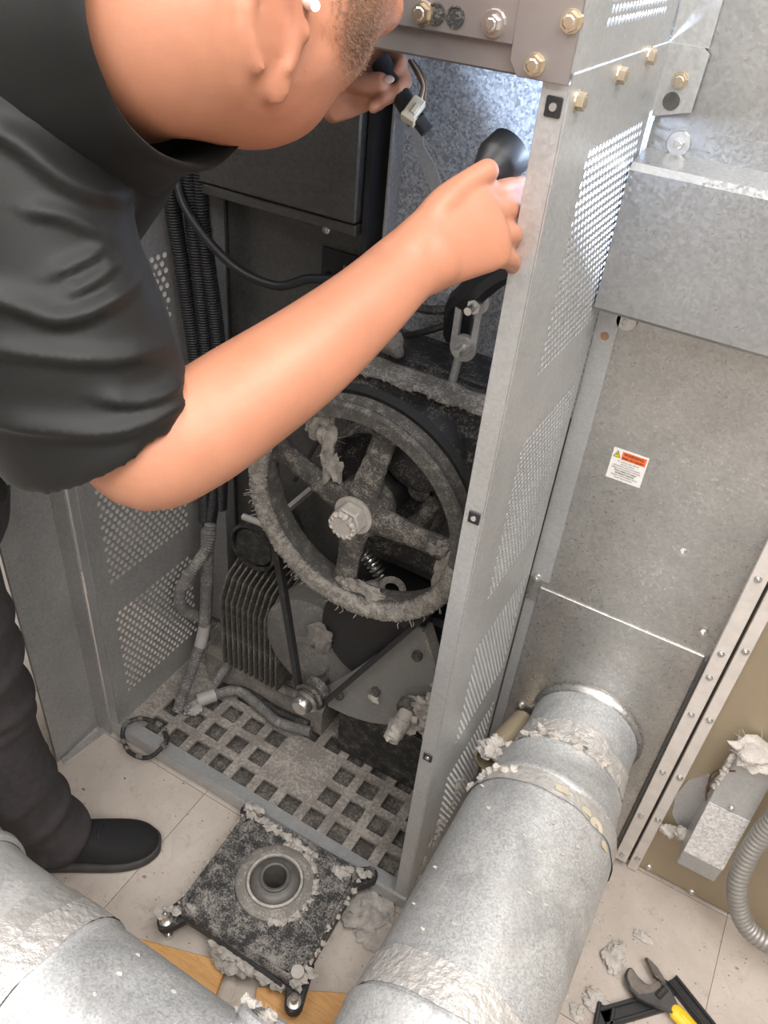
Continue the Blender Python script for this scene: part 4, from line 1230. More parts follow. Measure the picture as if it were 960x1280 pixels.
# ------------------------------------------------------------------ on the floor: bearing flange, plank, wrench, lint
def bearing():
    t = thing('flange_bearing', 'black square flange bearing with four bolt ears lying against the sill', 'bearing', (-0.48, 0.65, 0))
    z1 = 0.088
    c = [V((-0.625, 0.772, 0)), V((-0.345, 0.785, 0)), V((-0.335, 0.535, 0)), V((-0.612, 0.525, 0))]
    cen = sum(c, V()) / 4
    # plate with a turned-down skirt and chamfered edges
    def ring(k, z):
        out = []
        for i in range(4):
            a, bb = c[i - 1], c[(i + 1) % 4]
            p = cen + (c[i] - cen) * k
            out.append((p + (a - c[i]) * 0.06)); out.append((p + (bb - c[i]) * 0.06))
        return [V((p.x, p.y, z)) for p in out]
    b = MB()
    rings = [ring(0.98, 0.045), ring(1.0, 0.05), ring(1.0, 0.078), ring(0.965, z1), ring(0.93, z1 - 0.001), ring(0.91, z1 - 0.006)]
    vs = [p for r in rings for p in r]
    fs = [(i * 8 + k, i * 8 + (k + 1) % 8, (i + 1) * 8 + (k + 1) % 8, (i + 1) * 8 + k) for i in range(len(rings) - 1) for k in range(8)]
    N = 64
    base = len(vs)
    cc = cen + V((0.0, 0.012, 0))
    ins = []
    last = rings[-1]
    # stitch an even polar grid from the octagon to the bearing seat
    for s in range(7):
        f = s / 6
        for i in range(N):
            a = 2 * PI * i / N
            d = V((math.cos(a), math.sin(a), 0))
            best = 1e9
            for k in range(8):
                p, q = last[k] - V((cc.x, cc.y, last[k].z)), last[(k + 1) % 8] - V((cc.x, cc.y, last[k].z))
                den = d.x * (q.y - p.y) - d.y * (q.x - p.x)
                if abs(den) > 1e-9:
                    tt = (p.x * (q.y - p.y) - p.y * (q.x - p.x)) / den
                    if tt > 0:
                        best = min(best, tt)
            r = best * (1 - f) + 0.074 * f
            z = z1 - 0.006 + 0.004 * f + (0.0022 * noise.noise(V((r * math.cos(a) * 60, r * math.sin(a) * 60, 1))) + 0.0012 * noise.noise(V((r * math.cos(a) * 200, r * math.sin(a) * 200, 4))) if 0 < s < 6 else 0)
            vs.append(V((cc.x, cc.y, z)) + d * r)
    fs += [(base + s * N + i, base + s * N + (i + 1) % N, base + (s + 1) * N + (i + 1) % N, base + (s + 1) * N + i) for s in range(6) for i in range(N)]
    b.add(vs, fs)
    pl = b.build('plate', dusty('bearing_plate_linty', (0.028, 0.028, 0.03), (0.30, 0.28, 0.255), 0.62, 34, 0.7, 0.1, 0.8), t, 40)
    b = MB()
    b.lathe([(0.078, z1 - 0.012), (0.077, z1 + 0.004), (0.070, z1 + 0.010), (0.058, z1 + 0.0115), (0.056, z1 + 0.009)], (cc.x, cc.y, 0), (0, 0, 1), 64)
    b.build('seat_ring', 'flange_grey', t, 45, fix=True)
    b = MB(); b.lathe([(0.056, z1 + 0.002), (0.055, z1 + 0.010), (0.050, z1 + 0.0105), (0.0495, z1 + 0.004)], (cc.x, cc.y, 0), (0, 0, 1), 64); b.build('outer_race', 'lint', t, 45, fix=True)
    b = MB(); b.lathe([(0.0495, z1 + 0.004), (0.046, z1 + 0.012), (0.036, z1 + 0.016), (0.029, z1 + 0.017), (0.028, z1 + 0.012)], (cc.x, cc.y, 0), (0, 0, 1), 64); b.build('seal', 'flange_metal', t, 45, fix=True)
    b = MB(); b.lathe([(0.030, z1 + 0.010), (0.030, z1 + 0.022), (0.0275, z1 + 0.024), (0.0235, z1 + 0.023), (0.0225, z1 + 0.018), (0.0225, 0.02), (0.03, 0.02)], (cc.x, cc.y, 0), (0, 0, 1), 48); b.build('inner_race', 'flange_metal', t, 45, fix=True)
    # ears and bolts
    outs = []
    for i, (p, ln) in enumerate(zip(c, (0.012, 0.02, 0.026, 0.026))):
        d = (p - cen).normalized()
        if i >= 2:
            d = (d + V((0, -0.9, 0))).normalized()
        e = p + d * ln - (p - cen) * 0.04
        w = V((-d.y, d.x, 0))
        b = MB()
        poly = []
        for k in range(9):
            a = math.radians(-90 + 180 * k / 8)
            poly.append(e + d * 0.017 * math.cos(a) + w * 0.017 * math.sin(a))
        poly += [p - d * 0.05 + w * 0.026, p - d * 0.05 - w * 0.026]
        n = len(poly)
        b.add([V((q.x, q.y, 0.040)) for q in poly] + [V((q.x, q.y, 0.064)) for q in poly], [tuple(range(n - 1, -1, -1)), tuple(range(n, 2 * n))] + [(k, (k + 1) % n, n + (k + 1) % n, n + k) for k in range(n)])
        ear = b.build('ear', 'black_paint', t, 30, 0.003, fix=True)
        outs.append((e, p))
        if i >= 2:
            zb = 0.0 if i == 3 else 0.0195
            b = MB(); b.cyl((e.x, e.y, zb), (e.x, e.y, 0.014 + zb * 0.6), 0.0105, 0.0105, 6); b.cyl((e.x, e.y, 0.012), (e.x, e.y, 0.078), 0.0055, 0.0055, 12)
            b.lathe([(0.0, 0.092), (0.0045, 0.090), (0.0085, 0.082), (0.0085, 0.066), (0.013, 0.066), (0.013, 0.064)], (e.x, e.y, 0), (0, 0, 1), 16)
            b.build('bolt', 'zinc_bolt', t, 40, fix=True)
        else:
            b = MB(); b.cyl((e.x, e.y, 0.064), (e.x, e.y, 0.074), 0.012, 0.012, 6); b.build('bolt', 'iron', t, 20)
    p = c[2] + V((-0.012, 0.018, 0))
    b = MB(); b.cyl((p.x, p.y, z1 - 0.012), (p.x, p.y, z1 + 0.003), 0.0125, 0.012, 20); b.build('plug', 'nut', t)
    b = MB(); b.span(c[3].x + 0.03, c[2].x - 0.03, 0.527, 0.531, 0.052, 0.070); b.build('front_rib', 'black', t, 0)
    # lint along the edges
    b = MB()
    rnd = random.Random(17)
    def edge(p, q, n, r, z, seed, st=5):
        for i in range(n):
            f = (i + rnd.random()) / n
            x = p + (q - p) * f
            rr = r * rnd.uniform(0.5, 1.3)
            fluff(b, (x.x + rnd.uniform(-.004, .004), x.y + rnd.uniform(-.004, .004), z + rnd.uniform(-.003, .003)), (rr * 1.3, rr, rr * 0.7), seed + i, strands=st, sub=2, rough=0.9)
    edge(c[0] + V((0.01, -0.012, 0)), c[1] + V((-0.10, -0.03, 0)), 26, 0.0065, z1, 400)
    edge(c[0] + V((0, 0.0, 0)), c[0] + V((0.03, 0.005, 0)), 6, 0.010, 0.085, 430)
    edge(c[1] + V((-0.05, -0.03, 0)), c[1] + V((0.012, 0.0, 0)), 10, 0.010, 0.082, 440, 8)
    edge(c[1] + V((0.0, -0.02, 0)), c[2] + V((-0.005, 0.02, 0)), 16, 0.005, 0.082, 460)
    edge(c[3] + V((0.10, -0.004, 0)), c[2] + V((-0.03, -0.002, 0)), 30, 0.010, 0.052, 480, 9)
    edge(c[3] + V((0.115, -0.006, 0)), c[3] + V((0.15, -0.006, 0)), 8, 0.014, 0.036, 520, 12)
    edge(c[3] + V((-0.02, -0.02, 0)), c[3] + V((0.03, 0.02, 0)), 12, 0.009, 0.078, 540, 8)
    edge(c[3], c[0], 16, 0.0035, 0.080, 560)
    edge(c[2] + V((-0.01, -0.005, 0)), c[2] + V((0.01, 0.03, 0)), 6, 0.007, 0.080, 580)
    for i in range(26):
        a = math.radians(rnd.uniform(-60, 110))
        fluff(b, (cc.x + 0.079 * math.cos(a), cc.y + 0.079 * math.sin(a), z1 + 0.002), (0.007, 0.007, 0.005), 600 + i, strands=5, sub=2, rough=0.9)
    stuff(b.build('lint', 'lint', t, 60))
bearing()

for p0, p1, ln, lb in ((V((-0.72, 0.447, 0)), V((-0.485, 0.522, 0)), None, 'short pine plank end on the tiles showing left under the flange bearing'),
                       (V((-0.412, 0.517, 0)), V((-0.19, 0.635, 0)), None, 'pine plank on the tiles under the front bolt of the flange bearing')):
    d = (p1 - p0).normalized()
    L = (p1 - p0).length
    b = MB(); b.prism([(0, 0), (L, 0), (L, -0.085), (0, -0.085)], p0, d, (-d.y, d.x, 0), (0, 0, 0.019))
    tag(b.build('wood_plank', 'wood', None, 0, origin=p0, bevel=0.0015, fix=True), lb, 'plank')

def wrench():
    t = thing('adjustable_wrench', 'steel adjustable wrench with yellow grip lying on the tiles', 'wrench', (0.25, 0.9, 0))
    o = V((0.232, 0.912, 0.018))
    u = V((0.93, -0.36, 0)).normalized()          # towards the handle
    w = V((-u.y, u.x, 0))
    H = V((0, 0, 0.013))
    # body with fixed jaw (lower left)
    P_ = [(-0.040, -0.034), (-0.048, -0.026), (-0.052, -0.014), (-0.048, -0.006), (-0.030, -0.010), (-0.013, -0.009), (-0.002, 0.000), (0.004, 0.022), (0.014, 0.024), (0.030, 0.020), (0.048, 0.011), (0.058, 0.010), (0.058, -0.010), (0.040, -0.014), (0.010, -0.034), (-0.008, -0.042), (-0.026, -0.041)]
    b = MB(); b.prism(P_, o, u, w, H); b.build('body', 'tool_dark', t, 0, 0.002, fix=True)
    J = [(-0.044, 0.032), (-0.038, 0.036), (-0.016, 0.036), (0.004, 0.030), (0.013, 0.024), (0.004, 0.018), (-0.006, 0.0195), (-0.012, 0.017), (-0.030, 0.025)]
    b = MB(); b.prism(J, o + V((0, 0, 0.0006)), u, w, H - V((0, 0, 0.001))); b.build('moving_jaw', 'tool_steel', t, 0, 0.0018, fix=True)
    Jf = [(-0.040, -0.030), (-0.046, -0.022), (-0.049, -0.013), (-0.046, -0.009), (-0.030, -0.013), (-0.014, -0.013), (-0.006, -0.004), (0.000, 0.016), (0.010, 0.010), (0.006, -0.012), (-0.008, -0.036), (-0.026, -0.037)]
    b = MB(); b.prism(Jf, o + H, u, w, V((0, 0, 0.0008))); b.build('fixed_jaw', 'tool_steel', t, 0, 0.0006, fix=True)
    kc = o + u * 0.016 + w * 0.002 + H
    b = MB()
    for i in range(5):
        q = kc + w * (-0.010 + 0.005 * i)
        b.cyl(q - w * 0.0019, q + w * 0.0019, 0.0072, 0.0072, 16)
    b.cyl(kc - w * 0.014, kc + w * 0.014, 0.005, 0.005, 12)
    b.build('knurl', 'tool_dark', t, 40)
    b = MB()
    secs = [(0.050, 0.0135), (0.056, 0.0155), (0.10, 0.0145), (0.16, 0.0165), (0.185, 0.0165)]
    b.limb([(tuple(o + u * s + V((0, 0, 0.006))), r, 0.0098) for s, r in secs], tuple(w), 18)
    b.build('grip', 'grip', t, 60)
    b = MB(); b.limb([(tuple(o + u * s + V((0, 0, 0.0105))), r, 0.0072) for s, r in ((0.062, 0.006), (0.10, 0.0075), (0.15, 0.0075))], tuple(w), 14)
    b.build('grip_inlay', 'grip', t, 60)
wrench()
def black_tool():
    t = thing('black_bracket', 'black channel-shaped bracket lying on the tiles under the wrench', 'bracket', (0.23, 0.88, 0))
    b = MB()
    def bar(p, q, w0, z0, z1):
        p, q = V(p), V(q)
        d = (q - p).normalized(); n = V((-d.y, d.x, 0))
        L = (q - p).length
        b.prism([(0, -w0), (L, -w0), (L, w0), (0, w0)], V((p.x, p.y, z0)), d, n, (0, 0, z1 - z0))
        b.prism([(0, w0 * 0.55), (L, w0 * 0.55), (L, w0), (0, w0)], V((p.x, p.y, z1)), d, n, (0, 0, 0.006))
        b.prism([(0, -w0), (L, -w0), (L, -w0 * 0.55), (0, -w0 * 0.55)], V((p.x, p.y, z1)), d, n, (0, 0, 0.006))
    bar((0.165, 0.815, 0), (0.255, 0.905, 0), 0.017, 0.0, 0.010)
    b.build('arm', 'black', t, 0, 0.0015, fix=True)
    b = MB(); bar((0.262, 0.955, 0), (0.352, 0.905, 0), 0.012, 0.0, 0.012); b.build('arm', 'black', t, 0, 0.0015, fix=True)
    b = MB(); bar((0.165, 0.84, 0), (0.185, 0.70, 0), 0.017, 0.0, 0.010); b.build('arm', 'black', t, 0, 0.0015, fix=True)
    b = MB(); b.span(0.245, 0.275, 0.895, 0.95, 0.0, 0.008); b.build('bridge', 'black', t, 0, 0.001)
black_tool()

# lint lumps on the tiles
for i, (u, v, rx, ry, rz, lb) in enumerate([(767, 1197, 0.020, 0.028, 0.010, 'grey lint lump on the tiles directly above the wrench'),
                                            (744, 1252, 0.022, 0.018, 0.007, 'flat lint lump on the tiles left of the wrench'),
                                            (803, 1171, 0.020, 0.010, 0.004, 'thin lint wisp on the tiles farthest from the wrench'),
                                            (465, 1150, 0.045, 0.045, 0.012, 'big grey lint mat on the tiles by the right sill corner'),
                                            (722, 1265, 0.012, 0.012, 0.005, 'small lint lump hard against the round duct'),
                                            (705, 1150 + 90, 0.010, 0.010, 0.004, 'tiny lint tuft beside the round duct')]):
    d = V((u - 480, v - 640, FPX))
    w = CX * d.x + CD * d.y + CF * d.z
    p = EYE + w * (-1.65 / w.z)
    b = MB(); fluff(b, (p.x, p.y, rz * 0.55), (rx, ry, rz), 700 + i, strands=16, sub=4, rough=0.75)
    tag(b.build('lint_clump', 'lint_light' if i != 3 else 'lint', None, 60, origin=(p.x, p.y, 0)), lb, 'lint', 'lint lumps on the tiles')
b = MB()
rnd = random.Random(77)
for i in range(700):
    x, y = rnd.uniform(-1.0, 0.6), rnd.uniform(0.45, 1.12)
    if -1.05 < x < -0.25 and y > 0.79:
        continue
    r = rnd.uniform(0.0007, 0.0026) if i % 12 else rnd.uniform(0.003, 0.006)
    a = rnd.uniform(0, PI)
    n = rnd.randint(4, 6)
    vs = [(x + r * math.cos(a + 2 * PI * k / n) * rnd.uniform(.5, 1.6), y + r * math.sin(a + 2 * PI * k / n) * rnd.uniform(.4, 1), 0.0004) for k in range(n)]
    vs.append((x, y, r * 0.5 + 0.0005))
    b.add(vs, [(k, (k + 1) % n, n) for k in range(n)])
stuff(tag(b.build('floor_debris', plain('crumbs', (0.30, 0.26, 0.225), 1.0, 0, 0.5, 40), None, 0), 'scattered crumbs of grey lint over the beige tiles', 'lint'))

# lint along the guard foot and duct side
b = MB()
for i in range(26):
    f = rnd.random()
    y = 0.84 + 0.24 * f
    fluff(b, (-0.2475, y, 0.05 + 0.10 * rnd.random() + 0.16 * f), (0.0025, 0.006, 0.010 * rnd.uniform(0.5, 1.4)), 800 + i, strands=4, sub=2, rough=0.9)
stuff(b.build('guard_lint', 'lint_light', dryer, 60))

# warning label
t = thing('warning_label', 'white warning sticker with an orange header on the grey rear panel', 'sticker', (-0.145, YB - 0.001, 0.947))
b = MB(); b.span(-0.173, -0.116, YB - 0.0012, YB - 0.0004, 0.919, 0.976); b.build('paper', 'white_paper', t, 0)
b = MB(); b.span(-0.1575, -0.1185, YB - 0.0016, YB - 0.0012, 0.9585, 0.973); b.build('orange_header', 'orange', t, 0)
b = MB(); b.prism([(-0.1705, 0.9605), (-0.1595, 0.9605), (-0.165, 0.972)], (0, YB - 0.0016, 0), (1, 0, 0), (0, 0, 1), (0, 0.0004, 0)); b.build('hazard_triangle', 'yellow_print', t, 0, fix=True)
b = MB()
for x0, z0, x1, z1 in ((-0.1705, 0.9605, -0.1595, 0.9605), (-0.1705, 0.9605, -0.165, 0.972), (-0.1595, 0.9605, -0.165, 0.972), (-0.1668, 0.9635, -0.1638, 0.9685), (-0.1665, 0.9655, -0.163, 0.9635)):
    b.tube([(x0, YB - 0.0017, z0), (x1, YB - 0.0017, z1)], 0.0004, 4)
b.build('hazard_outline', 'ink', t, 0)
def text(body, x, z, size, parent, mat='ink', align='LEFT', bold=0.0):
    cu = bpy.data.curves.new('lettering', 'FONT')
    cu.body = body
    cu.size = size
    cu.align_x = align
    cu.offset = bold
    cu.materials.append(M[mat])
    tmp = bpy.data.objects.new('lettering', cu)
    COL.objects.link(tmp)
    me = bpy.data.meshes.new_from_object(tmp.evaluated_get(bpy.context.evaluated_depsgraph_get()))
    bpy.data.objects.remove(tmp)
    o = bpy.data.objects.new('lettering', me)
    COL.objects.link(o)
    o.parent = parent
    o.matrix_parent_inverse = parent.matrix_basis.inverted()
    o.matrix_basis = Matrix.Translation((x, YB - 0.0019, z)) @ Matrix.Rotation(PI / 2, 4, 'X')
    return o
text('WARNING', -0.1385, 0.9668, 0.0068, t, align='CENTER', bold=0.00012)
text('RISK OF INJURY', -0.1385, 0.9602, 0.0050, t, align='CENTER', bold=0.0001)
for i, (s, bd) in enumerate((('To reduce the risk of', 0), ('serious injury,', 0), ('disconnect electrical power', 0), ('before servicing this machine.', 0), ('Pour reduire le risque', .0001), ('de blessures graves,', .0001), ("couper l'alimentation avant", 0), ("toute intervention.", 0))):
    text(s, -0.1445, 0.9535 - 0.0043 * i, 0.0040, t, align='CENTER', bold=bd)

# ------------------------------------------------------------------ the person leaning into the compartment
def remeshed(name, mb, voxel, smooth=4, factor=0.5):
    me = bpy.data.meshes.new(name)
    me.from_pydata(mb.v, [], mb.f)
    bm = bmesh.new(); bm.from_mesh(me); bmesh.ops.recalc_face_normals(bm, faces=bm.faces); bm.to_mesh(me); bm.free()
    o = bpy.data.objects.new(name, me)
    COL.objects.link(o)
    r = o.modifiers.new('r', 'REMESH'); r.mode = 'VOXEL'; r.voxel_size = voxel
    s = o.modifiers.new('s', 'SMOOTH'); s.factor = factor; s.iterations = smooth
    dg = bpy.context.evaluated_depsgraph_get()
    out = bpy.data.meshes.new_from_object(o.evaluated_get(dg))
    out.name = name
    bpy.data.objects.remove(o)
    bpy.data.meshes.remove(me)
    return out
def get_co(me):
    a = np.empty(len(me.vertices) * 3)
    me.vertices.foreach_get('co', a)
    return a.reshape(-1, 3)
def set_co(me, a):
    me.vertices.foreach_set('co', a.ravel())
    me.update()
def normals(me):
    a = np.empty(len(me.vertices) * 3)
    me.vertices.foreach_get('normal', a)
    return a.reshape(-1, 3)
def camv(x, y, z):
    return (CX * x + CD * y + CF * z)

person = thing('person', 'person in black short-sleeved shirt bending over with bare arm reaching into open dryer', 'person', (-0.97, 0.47, 0))
# head frame
HU = camv(-0.263, -0.652, -0.708).normalized()
HF = camv(0.789, -0.579, 0.245)
HF = (HF - HU * HF.dot(HU)).normalized()
HR = HF.cross(HU).normalized()
EAR = at(376, -56, 0.53)
HO = EAR - HR * 0.078
def hp(r, f, u):
    return HO + HR * r + HF * f + HU * u
NB = at(138, 48, 0.58)
S = at(24, 190, 0.60)
E = at(185, 570, 0.61)
W = at(508, 334, 0.757)
UPC = V((-0.64, 0.50, 1.43))

def body_mesh():
    b = MB()
    # skull, face block, jaw
    b.ellipsoid(hp(0, -0.012, 0.040), (HR * 0.078, HF * 0.100, HU * 0.092), 36, 24)
    b.ellipsoid(hp(0, 0.040, -0.012), (HR * 0.068, HF * 0.074, HU * 0.080), 36, 24)
    b.ellipsoid(hp(0, 0.042, -0.054), (HR * 0.058, HF * 0.068, HU * 0.040), 36, 24)
    b.ellipsoid(hp(0, 0.094, -0.074), (HR * 0.028, HF * 0.024, HU * 0.022), 24, 16)
    for s in (-1, 1):
        b.ellipsoid(hp(s * 0.042, 0.020, -0.046), (HR * 0.030, HF * 0.052, HU * 0.038), 28, 18)
        b.ellipsoid(hp(s * 0.040, 0.062, -0.018), (HR * 0.032, HF * 0.046, HU * 0.046), 28, 18)
        b.ellipsoid(hp(s * 0.033, 0.094, 0.026), (HR * 0.028, HF * 0.016, HU * 0.010), 16, 10)
        b.ellipsoid(hp(s * 0.031, 0.092, 0.006), (HR * 0.014, HF * 0.012, HU * 0.010), 14, 10)
        # ear: helix, concha, lobe
        ea = HR * s
        eU = HU * math.cos(0.40) + HF * math.sin(0.40)
        eF = HF * math.cos(0.40) - HU * math.sin(0.40)
        c = hp(s * 0.084, -0.006, 0.0) - eU * 0.040 - eF * 0.016
        t2 = (eF * -0.58 + ea * 0.82).normalized()
        pts = []
        for k in range(17):
            q = math.radians(-62 + 300 * k / 16)
            pts.append(c + t2 * 0.010 + (eF * 0.95 - ea * 0.1) * (0.019 * math.cos(q)) + eU * (0.031 * math.sin(q) + 0.004) + t2 * (0.012 if math.cos(q) < 0 else 0.004))
        b.tube(pts, 0.0052, 10)
        b.ellipsoid(c + ea * 0.001 - eF * 0.003, (eF * 0.015, eU * 0.026, t2 * 0.009), 16, 10)
        b.ellipsoid(c + eU * -0.031 + eF * 0.001 + t2 * 0.010, (eF * 0.0115, eU * 0.0135, t2 * 0.0070), 16, 10)
        b.ellipsoid(c + eF * 0.016 + ea * 0.006, (eF * 0.006, eU * 0.009, ea * 0.007), 12, 8)
    b.limb([(tuple(hp(0, 0.102, 0.018)), 0.009, 0.009), (tuple(hp(0, 0.118, -0.012)), 0.012, 0.012), (tuple(hp(0, 0.126, -0.026)), 0.016, 0.012)], HR, 14)
    b.ellipsoid(hp(0, 0.106, -0.053), (HR * 0.024, HF * 0.010, HU * 0.006), 16, 8)
    b.ellipsoid(hp(0, 0.104, -0.062), (HR * 0.021, HF * 0.010, HU * 0.007), 16, 8)
    # neck, loose skin under the jaw
    b.limb([(tuple(hp(0, -0.01, -0.01)), 0.066, 0.074), (tuple(hp(0, -0.014, -0.06)), 0.064, 0.072), (tuple(at(222, 22, 0.545)), 0.072, 0.074), (tuple(NB), 0.073, 0.075), (tuple(NB * 0.6 + UPC * 0.4), 0.078, 0.078)], HR, 32)
    b.limb([(tuple(hp(0, 0.055, -0.062)), 0.044, 0.036), (tuple(hp(0.004, 0.020, -0.070)), 0.054, 0.042), (tuple(at(236, 72, 0.555)), 0.054, 0.046), (tuple(NB + HF * 0.012), 0.05, 0.05)], HR, 26)
    # torso and legs
    rt = V((0.2, -0.98, 0))
    b.limb([((-1.02, 0.50, 0.93), 0.15, 0.11), ((-0.97, 0.50, 1.08), 0.145, 0.105), ((-0.80, 0.50, 1.28), 0.16, 0.112), (tuple(UPC), 0.15, 0.095), (tuple(NB * 0.7 + UPC * 0.3), 0.085, 0.08)], rt, 28)
    b.limb([((-0.955, 0.455, 0.95), 0.085, 0.085), ((-0.955, 0.465, 0.70), 0.072, 0.072), ((-0.965, 0.475, 0.50), 0.055, 0.057), ((-0.955, 0.485, 0.33), 0.053, 0.055), ((-0.925, 0.505, 0.10), 0.038, 0.040), ((-0.90, 0.522, 0.06), 0.038, 0.036)], (0.6, -0.8, 0), 20)
    b.limb([((-1.06, 0.58, 0.95), 0.085, 0.085), ((-1.16, 0.58, 0.70), 0.072, 0.072), ((-1.24, 0.57, 0.50), 0.055, 0.057), ((-1.27, 0.56, 0.33), 0.053, 0.055), ((-1.29, 0.54, 0.10), 0.038, 0.040), ((-1.27, 0.555, 0.06), 0.038, 0.036)], (0.6, -0.8, 0), 20)
    # right arm
    side = camv(0.45, 0.85, 0.0)
    b.limb([(tuple(S), 0.052, 0.050), (tuple(at(72, 340, 0.63)), 0.048, 0.047), (tuple(at(132, 494, 0.662)), 0.0455, 0.045), (tuple(at(178, 566, 0.668)), 0.047, 0.0455), (tuple(at(232, 546, 0.672)), 0.0495, 0.046), (tuple(at(305, 498, 0.684)), 0.048, 0.044),
            (tuple(at(385, 442, 0.704)), 0.0438, 0.038), (tuple(at(455, 384, 0.732)), 0.0380, 0.031), (tuple(W), 0.0343, 0.025), (tuple(at(540, 312, 0.768)), 0.037, 0.023)], side, 30)
    # right hand: palm, knuckled fingers, thumb
    ps = camv(0.16, 0.98, 0.05)
    b.limb([(tuple(at(512, 332, 0.757)), 0.034, 0.024), (tuple(at(555, 304, 0.776)), 0.041, 0.022), (tuple(at(596, 284, 0.792)), 0.046, 0.019), (tuple(at(612, 278, 0.798)), 0.045, 0.016)], ps, 24)
    fingers = [[(592, 254, .792), (626, 240, .815), (652, 234, .862), (658, 246, .90)],
               [(598, 272, .792), (632, 262, .815), (654, 258, .858), (660, 270, .895)],
               [(600, 300, .793), (632, 294, .812), (648, 297, .852), (652, 310, .882)],
               [(598, 324, .793), (626, 322, .808), (640, 328, .842), (644, 341, .868)]]
    for k, fg in enumerate(fingers):
        r0 = (0.0122, 0.0122, 0.0120, 0.0110)[k]
        b.limb([(tuple(at(*q)), r0 * m, r0 * m * 0.95) for q, m in zip(fg, (1.12, 1.0, 0.94, 0.8))], ps, 14)
        b.ellipsoid(at(*fg[0]), [camv(*a) * (r0 * 1.2) for a in ((1, 0, 0), (0, 1, 0), (0, 0, 1))], 12, 8)
    b.limb([(tuple(at(524, 302, .765)), 0.020, 0.018), (tuple(at(552, 258, .770)), 0.0165, 0.015), (tuple(at(584, 229, .782)), 0.0125, 0.012), (tuple(at(611, 212, .79)), 0.0118, 0.0100)], camv(0.5, 0.86, 0), 16)
    # left arm and hand, mostly hidden behind the head
    LS, LE, LW = V((-0.66, 0.67, 1.465)), V((-0.80, 0.86, 1.465)), V((-0.585, 0.925, 1.455))
    b.limb([(tuple(LS), 0.062, 0.058), (tuple((LS + LE) / 2), 0.054, 0.052), (tuple(LE), 0.046, 0.044), (tuple((LE * 0.6 + LW * 0.4)), 0.045, 0.042), (tuple(LW), 0.031, 0.024)], (0, 0, 1), 22)
    b.limb([(tuple(LW), 0.030, 0.022), (tuple(at(418, 112, 0.965)), 0.038, 0.020), (tuple(at(448, 98, 0.965)), 0.040, 0.017)], camv(0.2, 0.98, 0), 20)
    lf = [[(452, 74, .965), (482, 66, .955), (500, 78, .94), (496, 92, .93)], [(456, 92, .962), (490, 86, .952), (506, 100, .935), (498, 112, .928)],
          [(452, 108, .962), (480, 104, .95), (490, 116, .935), (480, 124, .93)], [(446, 122, .962), (466, 120, .95), (474, 128, .938), (466, 134, .932)]]
    for k, fg in enumerate(lf):
        r0 = (0.0105, 0.0108, 0.0102, 0.0092)[k]
        b.limb([(tuple(at(*q)), r0 * m, r0 * m * 0.95) for q, m in zip(fg, (1.1, 1.0, 0.92, 0.8))], camv(0.2, 0.98, 0), 14)
    b.limb([(tuple(at(425, 96, .955)), 0.016, 0.015), (tuple(at(452, 104, .935)), 0.0125, 0.012), (tuple(at(476, 102, .925)), 0.011, 0.009)], camv(0.5, 0.86, 0), 16)
    me = remeshed('body', b, 0.003, 5)
    # relax the neck and jaw further, leaving ears and hands crisp
    co = get_co(me)
    q = co - np.array(HO)
    hc = np.stack([q @ np.array(HR), q @ np.array(HF), q @ np.array(HU)], 1)
    ear = (np.abs(hc[:, 0]) > 0.070) & (np.hypot(hc[:, 1] + 0.036, hc[:, 2] + 0.037) < 0.050)
    sel = (np.linalg.norm(q, axis=1) < 0.24) & (hc[:, 2] < 0.03) & ~ear
    ed = np.empty(len(me.edges) * 2, dtype=np.int32)
    me.edges.foreach_get('vertices', ed)
    ed = ed.reshape(-1, 2)
    deg = np.bincount(ed.ravel(), minlength=len(co)).astype(float)[:, None]
    for it in range(45):
        acc = np.zeros_like(co)
        np.add.at(acc, ed[:, 0], co[ed[:, 1]])
        np.add.at(acc, ed[:, 1], co[ed[:, 0]])
        co[sel] = (0.4 * co + 0.6 * acc / deg)[sel]
    set_co(me, co)
    return me
body_me = body_mesh()
body = link('body', body_me, 'skin', person, 180)

# thumbnail and fingernail plates
def nail(uvd, nrm, along, w, l):
    b = MB()
    c = at(*uvd)
    n = V(nrm).normalized(); a = V(along); a = (a - n * a.dot(n)).normalized(); s = n.cross(a)
    b.ellipsoid(c, (s * w, a * l, n * 0.0012), 14, 8)
    return b.build('nail', plain('nail', (0.62, 0.40, 0.31), 0.3, 0, 0.05), body, 60)
nail((486, 99, .9175), camv(0.1, -0.2, -0.95), camv(0.9, -0.1, 0.1), 0.0055, 0.0065)

# stubble and cropped hair: thin shells lifted from the head surface
def shell(name, test, lift, mat):
    co = get_co(body_me)
    no = normals(body_me)
    q = co - np.array(HO)
    hc = np.stack([q @ np.array(HR), q @ np.array(HF), q @ np.array(HU)], 1)
    keep = test(hc)
    fv = [tuple(p.vertices) for p in body_me.polygons]
    fs = [f for f in fv if all(keep[i] for i in f)]
    used = sorted({i for f in fs for i in f})
    mp = {v: k for k, v in enumerate(used)}
    b = MB()
    vs = []
    for i in used:
        p = V(co[i])
        vs.append(p + V(no[i]) * (lift * (0.8 + 0.5 * noise.noise(p * 160))))
    b.add(vs, [tuple(mp[i] for i in f) for f in fs])
    return b.build(name, mat, body, 180)
def hair_test(h):
    r = np.linalg.norm(h, axis=1)
    n = np.array([noise.noise(V(p) * 70) for p in h]) * 0.006
    return (r < 0.2) & (h[:, 2] + n > 0.062) & (h[:, 1] < 0.085)
